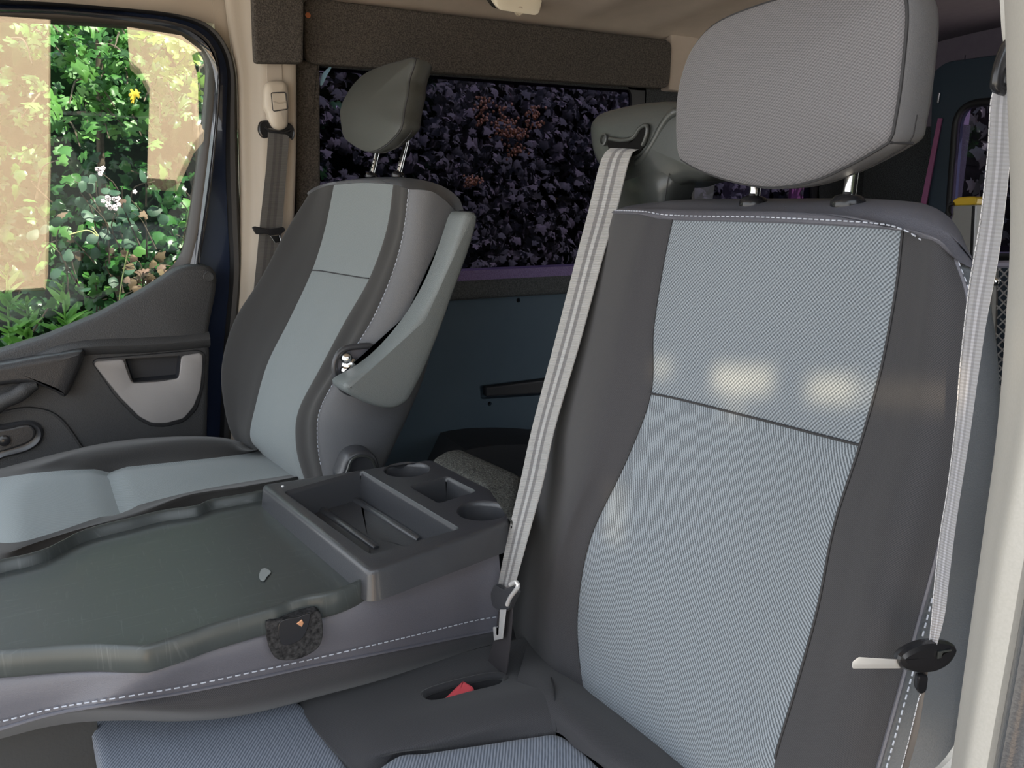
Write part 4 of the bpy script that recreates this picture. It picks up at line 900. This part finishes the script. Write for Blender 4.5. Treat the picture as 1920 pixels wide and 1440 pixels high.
belt('lap_webbing', [at(u, v, X, x) for u, v, x in [(936, 1110, .400), (930, 1180, .398), (915, 1240, .396), (903, 1290, .40)]],
     [at(u, v, X, x) for u, v, x in [(962, 1110, .400), (958, 1180, .398), (952, 1240, .396), (946, 1290, .40)]], mat('dark_web', (0.035, 0.032, 0.036), 0.7), mb, 20)
tag(slab('belt_buckle', rounded([cz(u, v, zc + .004) for u, v in [(824, 1316), (868, 1274), (890, 1288), (884, 1296), (840, 1326)]], 0.004, 3), -0.018, (0, 0.2, 1), M_red, r=0.003),
    'small red seat belt buckle sunk in the black strip of the bench cushion', 'buckle')
# near outer belt from the pillar
nb = thing('seat_belt', 'lilac grey belt running down the right edge of the near seat, black tongue', 'seat belt', tuple(at(1880, 150, Y, 0.24)), 'seat belts of the cab')
lf = [(1871, 120, .242), (1862, 170, .243), (1856, 200, .245), (1850, 300, .250), (1836, 420, .257), (1816, 540, .265), (1800, 680, .272), (1790, 800, .278), (1775, 920, .286), (1762, 1000, .292), (1752, 1090, .297), (1746, 1160, .300), (1738, 1240, .303)]
rt_ = [(1899, 120, .222), (1900, 170, .222), (1898, 210, .224), (1892, 320, .232), (1874, 470, .242), (1850, 600, .252), (1832, 720, .260), (1818, 820, .266), (1802, 920, .274), (1790, 1000, .280), (1779, 1090, .286), (1770, 1160, .292), (1748, 1240, .300)]
belt('webbing', [at(u, v, Y, y) for u, v, y in lf], [at(u, v, Y, y) for u, v, y in rt_], M_web_r, nb, 80, tdir=(.6, .3, 0))
stitches('edge_stitching', [at(u + 1.0, v, Y, y - .001) for u, v, y in lf[1:]], nb, step=0.0036, r=0.00032, on=.8, m=mat('web_edge', (0.6, 0.6, 0.63), .7))
gd = crs([at(u, v, Y, 0.235) for u, v in [(1908, 74), (1892, 78), (1878, 95), (1868, 122), (1861, 152), (1862, 166), (1880, 172), (1902, 176), (1920, 150), (1920, 100)]], 50, True)
go = slab('guide_loop', gd, 0.012, (.7, .5, 0), M_plastic_gloss, nb, r=0.004, label='black plastic guide loop on the pillar')
tube('guide_rim', [p + np.array([-.003, -.004, 0]) for p in gd[6:26]], 0.0028, M_plastic_gloss, nb, 8)
tn = [at(u, v, Y, .296) for u, v in [(1687, 1240), (1700, 1222), (1735, 1206), (1775, 1205), (1796, 1214), (1796, 1228), (1780, 1250), (1752, 1264), (1720, 1264), (1696, 1257)]]
slab('tongue_cover', crs(tn, 50, True), 0.014, (.5, .8, -.25), M_plastic_gloss, nb, r=0.005, label='black glossy sliding tongue')
slab('tongue_mark', rounded([at(u, v, Y, .2945) for u, v in [(1760, 1222), (1786, 1218), (1784, 1222), (1768, 1225), (1766, 1234), (1758, 1236)]], 0.0008, 2), 0.002, (.5, .8, -.25), M_tower, nb, r=0.0004)
slab('tongue_blade', rounded([at(u, v, Y, .300) for u, v in [(1598, 1240), (1610, 1231), (1690, 1236), (1690, 1246), (1600, 1246)]], 0.001, 2), 0.004, (.2, .2, -1), M_bright, nb, r=0.0006, label='chrome blade of the tongue')
slab('belt_stop', rounded([at(u, v, Y, .298) for u, v in [(1722, 1268), (1742, 1268), (1738, 1298), (1726, 1304), (1718, 1294)]], 0.003, 3), 0.006, (.5, .8, 0), M_plastic_gloss, nb, r=0.0015)
belt('lower_webbing', [at(u, v, Y, y) for u, v, y in [(1727, 1258, .304), (1722, 1310, .304), (1706, 1380, .304), (1685, 1460, .304), (1668, 1520, .304)]],
     [at(u, v, Y, y) for u, v, y in [(1740, 1258, .300), (1732, 1310, .300), (1720, 1380, .298), (1698, 1460, .296), (1684, 1520, .296)]], mat('web_edge_brown', (0.13, 0.11, 0.095), .7), nb, 24, tdir=(.6, .3, 0))
stitches('edge_stitching', [at(u, v, Y, y - .001) for u, v, y in [(1727, 1300, .304), (1722, 1312, .304), (1706, 1380, .304), (1685, 1460, .304), (1668, 1520, .304)]], nb, step=0.0036, r=0.00032, on=.8, m=MATS['web_edge'])
# far belt on the cream pillar
fb = thing('seat_belt', 'dark grey belt on the cream pillar behind the far seat', 'seat belt', tuple(at(520, 250, Y, 1.905)), 'seat belts of the cab')
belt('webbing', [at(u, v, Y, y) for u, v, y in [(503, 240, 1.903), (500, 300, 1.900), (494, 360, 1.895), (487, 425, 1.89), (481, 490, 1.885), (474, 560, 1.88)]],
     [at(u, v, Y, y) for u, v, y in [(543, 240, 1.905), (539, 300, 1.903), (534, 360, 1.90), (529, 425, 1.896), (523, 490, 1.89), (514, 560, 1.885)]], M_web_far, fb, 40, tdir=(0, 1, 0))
hk = crs([at(u, v, Y, 1.893) for u, v in [(497, 165), (503, 154), (518, 151), (534, 154), (540, 168), (541, 195), (540, 220), (539, 236), (528, 243), (514, 240), (505, 226), (501, 210), (496, 198)]], 60, True)
ha = pillow('height_adjuster', hk, [(0.010, -.006), (0.004, -.004), (0, .002), (0, .022)], (0, 1, 0), mat('cream_adjuster', (0.52, 0.46, 0.38), .4), fb, smooth_outline=False, front=-.004, label='cream height adjuster')
slab('adjuster_button', rounded([at(u, v, Y, 1.882) for u, v in [(509, 175), (535, 174), (539, 204), (513, 208)]], .004, 3), 0.006, (0, 1, 0), MATS['cream_adjuster'], ha, r=.002)
tube('button_gap', rounded([at(u, v, Y, 1.8825) for u, v in [(508, 174), (536, 173), (540, 205), (512, 209)]], .004, 3), 0.0009, M_seam, ha, 6, True)
tube('button_step', [at(u, v, Y, 1.881) for u, v in [(512, 190), (524, 194), (536, 191)]], .0014, M_cream, ha, 6)
gl = crs([at(u, v, Y, 1.904) for u, v in [(484, 243), (488, 228), (502, 225), (530, 228), (546, 232), (553, 245), (550, 262), (543, 258), (520, 250), (500, 259), (490, 256)]], 50, True)
slab('guide_loop', gl, 0.012, (0, 1, 0), M_plastic_gloss, fb, r=.004)
tube('guide_bar', [at(u, v, Y, 1.900) for u, v in [(496, 238), (505, 246), (535, 249), (545, 244)]], .0032, M_plastic_gloss, fb, 8)
slab('tongue', rounded([at(u, v, Y, 1.880) for u, v in [(472, 426), (478, 424), (505, 430), (518, 428), (532, 425), (536, 432), (526, 440), (528, 452), (516, 455), (510, 444), (500, 438), (480, 440)]], .004, 3), .006, (0, 1, 0), M_plastic_gloss, fb, r=.0015, label='black belt tongue')
slab('tongue_blade', rounded([at(u, v, Y, 1.879) for u, v in [(506, 442), (524, 440), (527, 453), (516, 456)]], .002, 3), .003, (0, 1, 0), M_chrome, fb, r=.0008)

# ---- load behind the seats, seen past the right edge of the near seat
lv = thing('tool_case', 'grey upright tool with yellow cap behind the near seat by the rear window', 'tool', tuple(at(1805, 470, X, 1.70)))
ta, tb = at(1787, 384, X, 1.70), at(1828, 384, X, 1.70)
slab('body', rounded([ta, tb, np.array([1.7, tb[1], .021]), np.array([1.7, ta[1], .021])], .003, 2), .05, (1, 0, 0), M_greymetal, lv, r=.002)
slab('cap', rounded([at(u, v, X, 1.695) for u, v in [(1785, 376), (1795, 370), (1822, 368), (1832, 371), (1829, 384), (1787, 386)]], .006, 3), .06, (1, 0, 0), M_yellow, lv, r=.003, label='yellow end cap')
slab('edge_rail', [at(u, v, X, 1.694) for u, v in [(1822, 386), (1828, 386), (1822, 520), (1816, 520)]], .008, (1, 0, 0), M_plastic_gloss, lv, r=.001)
tube('clip', crs([at(u, v, X, 1.69) for u, v in [(1788, 382), (1780, 385), (1778, 396), (1782, 404)]], 12), .004, M_rubber, lv, 6)
cg = thing('wire_cage', 'pale grey expanded metal cage standing behind the near seat', 'cage', tuple(at(1890, 790, X, 1.55)))
ca, cb_, cc_, cd_ = at(1866, 496, X, 1.55), at(1990, 492, X, 1.55), at(1990, 800, X, 1.55), at(1858, 795, X, 1.55)
parts = []
def cage(s, t): return (ca * (1 - s) + cb_ * s) * (1 - t) + (cd_ * (1 - s) + cc_ * s) * t
for i in range(-17, 20):
    for sg in (1, -1):
        pts = []
        for k in range(25):
            t = k / 24; s = i / 6 * .9 + sg * t * 17 / 6 * .9 + (2.6 if sg < 0 else 0) * .0
            if 0 <= s <= 1: pts.append(cage(s, t))
        if len(pts) > 1: parts.append(tube_vf(pts, .0016, 5))
V, Fc = join(parts); build('wire_mesh', V, Fc, mat('galvanised', (.42, .42, .43), .4, .4), cg, smooth=False)['kind'] = 'stuff'
tube('frame_rail', [ca, cd_], .006, M_greymetal, cg, 6); tube('frame_rail', [ca, cb_], .007, mat('lilac_rail', (.36, .35, .45), .5), cg, 6); tube('frame_rail', [cd_, cc_], .006, M_greymetal, cg, 6)
lathe('frame_bolt', [(.008, 0), (.008, .006), (.005, .008)], at(1869, 528, X, 1.54), (-1, 0, 0), M_chrome, cg, 10)
slab('back_plate', [ca + (.10, 0, 0), cb_ + (.10, 0, 0), cc_ + (.10, 0, 0), cd_ + (.10, 0, 0)], .01, (1, 0, 0), mat('cage_back', (.028, .032, .045), .7), cg, r=.001)
bx = thing('storage_box', 'pale grey plastic box below the wire cage', 'box', tuple(at(1880, 890, X, 1.50)))
slab('body', rounded([at(u, v, X, 1.50) for u, v in [(1855, 842), (2000, 842), (2000, 905), (1848, 905)]], .004, 2), .2, (1, 0, 0), M_greymetal, bx, r=.003)
slab('lid', rounded([at(u, v, X, 1.495) for u, v in [(1857, 792), (2000, 790), (2000, 838), (1853, 840)]], .004, 2), .21, (1, 0, 0), mat('box_lid', (.42, .415, .39), .5), bx, r=.003)
yb = thing('power_tool_box', 'yellow and black box on the floor under the grey box', 'box', tuple(at(1870, 960, X, 1.48)))
slab('body', rounded([at(u, v, X, 1.48) for u, v in [(1842, 888), (2000, 888), (2000, 965), (1836, 965)]], .004, 2), .2, (1, 0, 0), M_yellow, yb, r=.003)
slab('band', [at(u, v, X, 1.475) for u, v in [(1840, 930), (2000, 930), (2000, 948), (1838, 948)]], .2, (1, 0, 0), M_plastic_gloss, yb, r=.001)
lb = thing('load_board', 'dark carpeted board on the load floor', 'board', (1.2, 0.8, 0.03)) if False else None
tag(slab('paper_scrap', rounded([at(u, v, Z, .05) for u, v in [(1790, 1298), (1822, 1262), (1845, 1270), (1815, 1318)]], .01, 3), .004, (0, 0, 1), mat('paper', (.35, .36, .42), .8), r=.001), 'crumpled pale scrap on the floor behind the near seat', 'paper')
wa = crs([at(u, v, Y, 1.78) for u, v in [(850, 1000), (866, 858), (900, 838), (960, 832), (1040, 834), (1120, 850), (1160, 1000)]], 60, True)
tag(pillow('wheel_arch_cover', wa, [(0.02, 0), (0.004, .004), (0, .02), (0, .17)], (0, 1, 0), mat('arch_black', (.010, .013, .018), .7), smooth_outline=False), 'low black rounded cover on the load floor behind the folded seat', 'cover')
# ================================================================== OUTSIDE
g = box('ground', (-9, -9, -0.72), (9, 9, -0.62), M_ground); struct(g)
# unseen panels and dark ground behind the camera, added for the driver's window to mirror
struct(box('dark_ground_strip', (-2.2, -7.0, -.619), (1.8, -.25, -.610), mat('dark_ground', (.035, .036, .038), .9)))  # dark strip added so the window mirrors no bright ground
gw = thing('mirror_panels', 'added beige panels behind the camera, shaped as the patches mirrored in the far door window', 'panel', (-1, -3.5, -.62)); tag(gw, kind='structure')
def leaf_vf(kind, s):
    if kind == 'haw':     # deeply lobed
        o = [(0, -.1), (.10, .08), (.34, .12), (.46, .30), (.24, .34), (.22, .42), (.48, .58), (.44, .74), (.20, .68), (.16, .82), (.06, 1.0)]
    elif kind == 'ivy':
        o = [(0, 0), (.30, -.08), (.46, .18), (.34, .34), (.40, .52), (.16, .70), (.05, 1.0)]
    elif kind == 'bram':
        o = [(0, 0), (.22, .08), (.36, .30), (.36, .52), (.22, .78), (.05, 1.0)]
    elif kind == 'weed':
        o = [(0, 0), (.10, .12), (.16, .35), (.12, .65), (.02, 1.0)]
    elif kind == 'maple':
        o = [(0, 0), (.18, .06), (.44, .0), (.50, .22), (.36, .34), (.54, .58), (.28, .60), (.14, .78), (.04, 1.0)]
    n = len(o); V = []; cz_ = []
    for (x, y) in o: V.append((x * s, y * s, -.25 * abs(x) * s + .06 * s * math.sin(y * 3)))
    for (x, y) in o: V.append((-x * s, y * s, -.25 * abs(x) * s + .06 * s * math.sin(y * 3)))
    for (x, y) in o: V.append((0, y * s, .05 * s + .06 * s * math.sin(y * 3) - .12 * y * y * s))
    Fc = []
    for i in range(n - 1):
        Fc.append((2 * n + i, i, i + 1, 2 * n + i + 1)); Fc.append((2 * n + i + 1, n + i + 1, n + i, 2 * n + i))
    return np.array(V), Fc
LEAFMESH = {}
def leaf_mesh(kind, s, m):
    k = (kind, s, m.name)
    if k not in LEAFMESH:
        V, Fc = leaf_vf(kind, s); me = bpy.data.meshes.new('leaf'); me.from_pydata([tuple(v) for v in V], [], Fc); me.materials.append(m)
        for p in me.polygons: p.use_smooth = True
        LEAFMESH[k] = me
    return LEAFMESH[k]
def orient(face=-1.0, up=.5, jit=.6):
    n = Vector((random.gauss(0, jit), face + random.gauss(0, jit * .5), up + random.gauss(0, jit)))
    n.normalize(); q = n.to_track_quat('Z', 'Y').to_matrix()
    # leaf tip (local Y) mostly outwards/down
    a = random.uniform(0, 2 * math.pi); return q @ Matrix.Rotation(a, 3, 'Z')
def leaf(parent, p, kind, s, m, R=None):
    o = bpy.data.objects.new('leaf', leaf_mesh(kind, s, m)); COL.objects.link(o); o.parent = parent
    R = R or orient(); o.matrix_local = Matrix.Translation(Vector(p) - Vector(origin(parent))) @ R.to_4x4()
    return o
def cloud(name, pts, kind, smin, smax, m, parent, jit=.7, up=.5):
    V, Fc = [], []
    for p in pts:
        v, f = leaf_vf(kind, random.uniform(smin, smax)); R = np.array(orient(jit=jit, up=up)); v = v @ R.T + np.array(p); n = len(V)
        V.extend(map(tuple, v)); Fc.extend([tuple(i + n for i in q) for q in f])
    o = build(name, V, Fc, m, parent); o['kind'] = 'stuff'; return o
def spray(parent, base, tip, kind, s, m, n, name='branch', spread=.03, br=.004):
    """a twig with n leaves along it"""
    b, t = np.array(base, float), np.array(tip, float); mid = (b + t) / 2 + np.array([random.uniform(-.03, .03), random.uniform(-.02, .02), .03])
    tube(name, crs([b, mid, t], 8), [br * (1 - .08 * i) for i in range(8)], M_bark, parent, 5)
    c = crs([b, mid, t], n * 2)
    for i in range(n):
        q = c[int((.25 + .75 * i / max(1, n - 1)) * (2 * n - 1))] + np.array([random.gauss(0, spread), random.gauss(0, spread * .6), random.gauss(0, spread)])
        leaf(parent, q, kind, s * random.choice((.75, .9, 1.0)), m)
# --- dark hedge body that backs everything
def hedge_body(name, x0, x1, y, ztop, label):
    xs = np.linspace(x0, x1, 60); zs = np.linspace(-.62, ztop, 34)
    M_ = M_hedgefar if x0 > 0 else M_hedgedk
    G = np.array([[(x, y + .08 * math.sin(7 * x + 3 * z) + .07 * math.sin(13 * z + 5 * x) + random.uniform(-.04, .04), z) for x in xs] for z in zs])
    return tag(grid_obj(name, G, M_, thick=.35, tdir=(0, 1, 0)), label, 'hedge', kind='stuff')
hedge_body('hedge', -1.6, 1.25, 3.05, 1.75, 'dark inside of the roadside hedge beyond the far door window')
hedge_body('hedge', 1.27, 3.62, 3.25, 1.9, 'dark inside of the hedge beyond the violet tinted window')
def hp_(u, v, y): return at(u, v, Y, y)
# hawthorn: sprays of lobed leaves over the upper half of the window
haw = thing('hawthorn_bush', 'bright green bush with lobed leaves outside the upper part of the far door window', 'bush', (0.1, 2.8, -.62))
tube('stem', crs([(0.1, 2.85, -.62), (0.12, 2.9, .3), (0.05, 2.85, .9), (0.1, 2.8, 1.6)], 20), [.02 - .0006 * i for i in range(20)], M_bark, haw, 8)
tube('stem', crs([(0.3, 2.9, -.62), (0.32, 2.95, .5), (0.34, 2.85, 1.1), (0.32, 2.75, 1.7)], 20), [.016 - .0005 * i for i in range(20)], M_bark, haw, 8)
for (u, v, n) in [(150, 75, 9), (215, 90, 8), (190, 115, 9), (150, 130, 10), (175, 165, 8), (240, 170, 8), (130, 195, 9), (215, 200, 9), (165, 235, 10), (205, 260, 9), (150, 275, 10), (265, 255, 8), (120, 105, 6), (235, 65, 8), (270, 190, 7), (110, 60, 6), (255, 130, 6), (185, 60, 6), (230, 235, 5), (60, 120, 6), (40, 220, 6), (60, 60, 6), (30, 320, 6), (300, 230, 6), (330, 200, 5)]:
    t = hp_(u, v, 2.50 + random.uniform(0, .16)); spray(haw, t + (random.uniform(-.1, .1), .16, .08), t, 'haw', .052, M_haw, n, spread=.024)
for (u, v, n) in [(270, 80, 9), (310, 85, 10), (345, 100, 10), (365, 125, 9), (350, 150, 8), (375, 170, 6), (290, 110, 7), (330, 125, 7), (240, 55, 5)]:
    t = hp_(u, v, 2.45 + random.uniform(0, .10)); spray(haw, t + (.08, .1, .08), t, 'haw', .050, M_sprig, n, spread=.022)
leaf(haw, hp_(262, 174, 2.5), 'haw', .03, mat('yellow_leaf', (.75, .55, .05), .5)); leaf(haw, hp_(248, 179, 2.5), 'haw', .025, MATS['yellow_leaf'])
cloud('leaf_mass', [(random.uniform(-.5, .75), random.uniform(2.72, 3.0), random.uniform(.75, 1.7)) for _ in range(700)], 'haw', .035, .055, M_ivy, haw)
# ivy: glossy dark leaves, lower half
ivy = thing('ivy', 'dark glossy ivy climbing the hedge in the lower half of the far door window', 'plant', (0.2, 2.8, -.62))
for (u, v, n) in [(110, 300, 6), (140, 340, 6), (110, 400, 7), (150, 470, 8), (110, 450, 7), (220, 480, 7), (180, 530, 8), (260, 430, 6), (300, 400, 7), (330, 440, 7), (340, 380, 6), (245, 320, 6), (290, 340, 6), (320, 500, 7), (300, 470, 6), (200, 560, 7), (240, 580, 7), (150, 580, 6), (280, 540, 6), (340, 340, 6), (60, 420, 6), (40, 540, 6), (100, 560, 6), (60, 340, 5)]:
    t = hp_(u, v, 2.46 + random.uniform(0, .16)); spray(ivy, t + (random.uniform(-.08, .08), .08, -.1), t, 'ivy', .042, M_ivy if random.random() < .55 else M_haw, n, name='runner', spread=.032, br=.003)
cloud('leaf_mass', [(random.uniform(-.6, .75), random.uniform(2.68, 2.98), random.uniform(.1, .95)) for _ in range(600)], 'ivy', .03, .05, M_ivy, ivy)
# bramble with pale blossom
br = thing('bramble', 'dull green bramble with small white blossom in front of the ivy', 'plant', (0.1, 2.55, -.62))
for (u, v, n) in [(180, 340, 5), (205, 350, 5), (170, 385, 6), (215, 400, 6), (245, 375, 5), (150, 360, 4), (230, 350, 4), (185, 320, 4), (110, 430, 5), (90, 455, 5)]:
    t = hp_(u, v, 2.42 + random.uniform(0, .05)); spray(br, t + (.03, .08, -.16), t, 'bram', .042, M_bramble, n, name='cane', spread=.028, br=.003)
for (u, v, k) in [(208, 372, 5), (200, 384, 4), (216, 378, 4), (183, 312, 3), (190, 320, 3), (212, 388, 3), (253, 357, 1)]:
    for _ in range(k):
        p = hp_(u + random.uniform(-7, 7), v + random.uniform(-7, 7), 2.40); f = [lathe_vf([(.001, 0), (.0032, .001), (.002, .002)], p + np.array([.0032 * math.cos(a), 0, .0032 * math.sin(a)]), (0, -1, 0), 6) for a in np.linspace(0, 2 * math.pi, 5, endpoint=False)]
        V, Fc = join(f); build('blossom', V, Fc, M_petal, br)
# withered brown leaves
dry = thing('dry_stems', 'withered brown leaves and stems low by the window corner', 'plant', (0.25, 2.5, -.62))
for (u, v, n) in [(240, 500, 7), (270, 515, 7), (300, 495, 6), (315, 520, 6), (255, 535, 6), (290, 540, 6), (225, 480, 5), (330, 490, 5), (250, 400, 3), (130, 425, 3)]:
    t = hp_(u, v, 2.41 + random.uniform(0, .05)); spray(dry, t + (.05, .04, -.1), t, 'ivy', .032, M_drybrown, n, name='stalk', spread=.02, br=.0022)
tube('stalk', crs([hp_(222, 600, 2.36), hp_(226, 540, 2.36), hp_(240, 470, 2.37)], 16), .0018, mat('straw', (.5, .55, .2), .7), dry, 5)
tube('stalk', crs([hp_(130, 440, 2.40), hp_(165, 432, 2.40), hp_(185, 445, 2.4), hp_(172, 425, 2.4)], 16), .0015, MATS['straw'], dry, 5)
# tall yellow-green weeds nearest the door
for i, (u, v0, v1, lab) in enumerate([(12, 500, 700, 'leftmost tall yellow green weed at the lower left of the far door window'), (118, 530, 660, 'yellow green weed with narrow leaves above the door sill'), (50, 560, 700, 'short yellow green weed between the two taller weeds')]):
    a, b = hp_(u, v0, 2.30), hp_(u + 8, v1, 2.30); wd = thing('tall_weed', lab, 'plant', (b[0], 2.30, -.62), 'tall weeds outside the far door')
    tube('stem', [(b[0], 2.30, -.62), b, a], .003, M_weed, wd, 5)
    for k in range(26):
        t = random.random() ** .8; p = a * (1 - t) + b * t; ang = random.uniform(0, 6.28)
        d = Vector((math.cos(ang), math.sin(ang) * .6 - .3, .35 + .5 * (1 - t))).normalized(); z = Vector((0, -.5, .8)); x = d.cross(z).normalized(); zz = x.cross(d)
        leaf(wd, p, 'weed', random.choice((.075, .06, .085)) * (.5 + .6 * t), M_weed, Matrix((x, d, zz)).transposed())
# --- maple hedge seen through the violet glass
# foliage close behind the glass
mp = thing('maple_hedge', 'hedge of small lobed leaves beyond the violet tinted window', 'hedge', (1.4, 3.0, -.62))
for k in range(6):
    x = .7 + k * .45; tube('stem', crs([(x, 3.1, -.62), (x + .05, 3.1, .4), (x - .05, 3.05, 1.1), (x, 3.0, 1.75)], 12), .014, M_bark, mp, 6)
def clump(u, v, y, n, kind=M_far, s=.034, sp=.06):
    for _ in range(n): leaf(mp, hp_(u, v, y) + (random.gauss(0, sp), random.gauss(0, .03), random.gauss(0, sp)), 'maple', s * random.choice((.8, 1, 1.2)), kind)
for (u, v, n) in [(830, 175, 14), (880, 165, 12), (930, 200, 14), (640, 180, 8), (620, 260, 8), (640, 320, 8), (860, 230, 10), (830, 290, 10), (880, 320, 12), (920, 280, 12), (950, 330, 10), (900, 400, 14), (960, 440, 14), (930, 480, 14), (1000, 470, 10), (1040, 430, 10), (1000, 300, 8), (1050, 250, 8), (1080, 330, 8), (1020, 180, 8), (1090, 200, 8), (1130, 180, 8), (1060, 480, 8), (970, 230, 8), (890, 480, 8), (1150, 220, 6)]:
    clump(u, v, 2.75 + random.uniform(0, .15), n)
cloud('leaf_mass', [(random.uniform(.6, 3.55), random.uniform(2.9, 3.2), random.uniform(.35, 1.8)) for _ in range(3000)] + [(random.uniform(.6, 2.4), random.uniform(2.78, 3.0), random.uniform(.65, 1.6)) for _ in range(2600)] + [(random.uniform(2.2, 3.4), random.uniform(2.8, 3.1), random.uniform(.6, 1.5)) for _ in range(900)], 'maple', .026, .045, M_far, mp)
for (u, v0, v1) in [(905, 180, 235), (960, 215, 300), (975, 240, 290), (940, 190, 270), (885, 330, 350), (1000, 200, 240)]:
    pts = [lathe_vf([(.002, -.004), (.006, 0), (.002, .004)], hp_(u + random.gauss(0, 9), random.uniform(v0, v1), 2.62) + np.array([0, random.gauss(0, .02), 0]), (random.gauss(0, 1), random.gauss(0, 1), .4), 6) for _ in range(45)]
    V, Fc = join(pts); build('seed_cluster', V, Fc, M_seed, mp, label='hanging cluster of orange brown seeds')['kind'] = 'stuff'
fe = thing('board_fence', 'pink timber fence seen through the glass under the near headrest', 'fence', (3.4, 3.0, -.62))
for k in range(10):
    x = 2.98 + k * .07; slab('board', [(x, 2.85, -.6), (x + .064, 2.85, -.6), (x + .064, 2.85, 1.35), (x, 2.85, 1.35)], .02, (0, 1, 0), M_fence, fe, r=.003)
rb = thing('rear_hedge', 'hedge beyond the rear door window', 'hedge', (4.0, 2.4, -.62))
cloud('leaf_mass', [(random.uniform(3.75, 4.1), random.uniform(.6, 3.0), random.uniform(-.3, 2.0)) for _ in range(2200)], 'maple', .05, .075, M_far, rb)
xs = np.linspace(.2, 3.8, 40)
G = np.array([[(4.2 + random.uniform(-.06, .06), y, z) for y in xs] for z in np.linspace(-.6, 2.1, 24)]); grid_obj('hedge_core', G, M_hedgefar, rb, thick=.3, tdir=(1, 0, 0))['kind'] = 'stuff'
def mirror_ray(u, v):
    p = onp(u, v, GP0, GN); d = ray(u, v); return p, d - 2 * (d @ GN) * GN
def mirror_y(u, v, yl):
    p, d = mirror_ray(u, v); return p + d * ((yl - p[1]) / d[1])
za, zb_ = mirror_y(90, 545, -1.5)[2], mirror_y(90, 20, -6.0)[2]
bn = np.cross(np.array([1.0, 0, 0]), np.array([0, -4.5, zb_ - za]))   # slope of the added mirror panels, rising away from the van
def panel_at(u, v):
    p, d = mirror_ray(u, v); q = np.array([0, -1.5, za]); return p + d * (((q - p) @ bn) / (d @ bn))
for pxs in ([(-200, -30), (92, -30), (91, 150), (91, 300), (84, 540), (-200, 560)], [(232, -30), (420, -30), (420, 200), (362, 268), (330, 338), (275, 334), (280, 165), (262, 130), (242, 112)]):
    slab('mirror_panel', [panel_at(u, v) for u, v in pxs], -.10, (0, .2, 1), M_mirror_panel, gw, r=.01)
hedge_body('hedge', -4.0, 3.0, -7.6, 2.6, 'unseen dark hedge added to keep the mirrored view in the far door window dark')  # dark backdrop added behind the panels for the window to mirror
# area lamps added to stand in for sun glints a car window throws back
def glint(px, w_, h_, e):
    c = bp(px[0], px[1]); src = c + np.array([-2.2, -1.6, .75])
    l = bpy.data.lights.new('glint', 'AREA'); l.shape = 'RECTANGLE'; l.size, l.size_y = w_, h_; l.spread = math.radians(0.7); l.energy = e; l.color = (1.0, .78, .48)
    o = bpy.data.objects.new('glint', l); COL.objects.link(o); o.location = tuple(src); o.rotation_euler = Vector(c - src).to_track_quat('-Z', 'Y').to_euler()
for px, a, b, e in (((1247, 692), .026, .022, .0007), ((1392, 712), .062, .026, .0034), ((1562, 732), .040, .022, .0021), ((1380, 755), .025, .04, .0006), ((1165, 960), .03, .07, .0012), ((1725, 745), .07, .02, .0016)): glint(px, a, b, e)
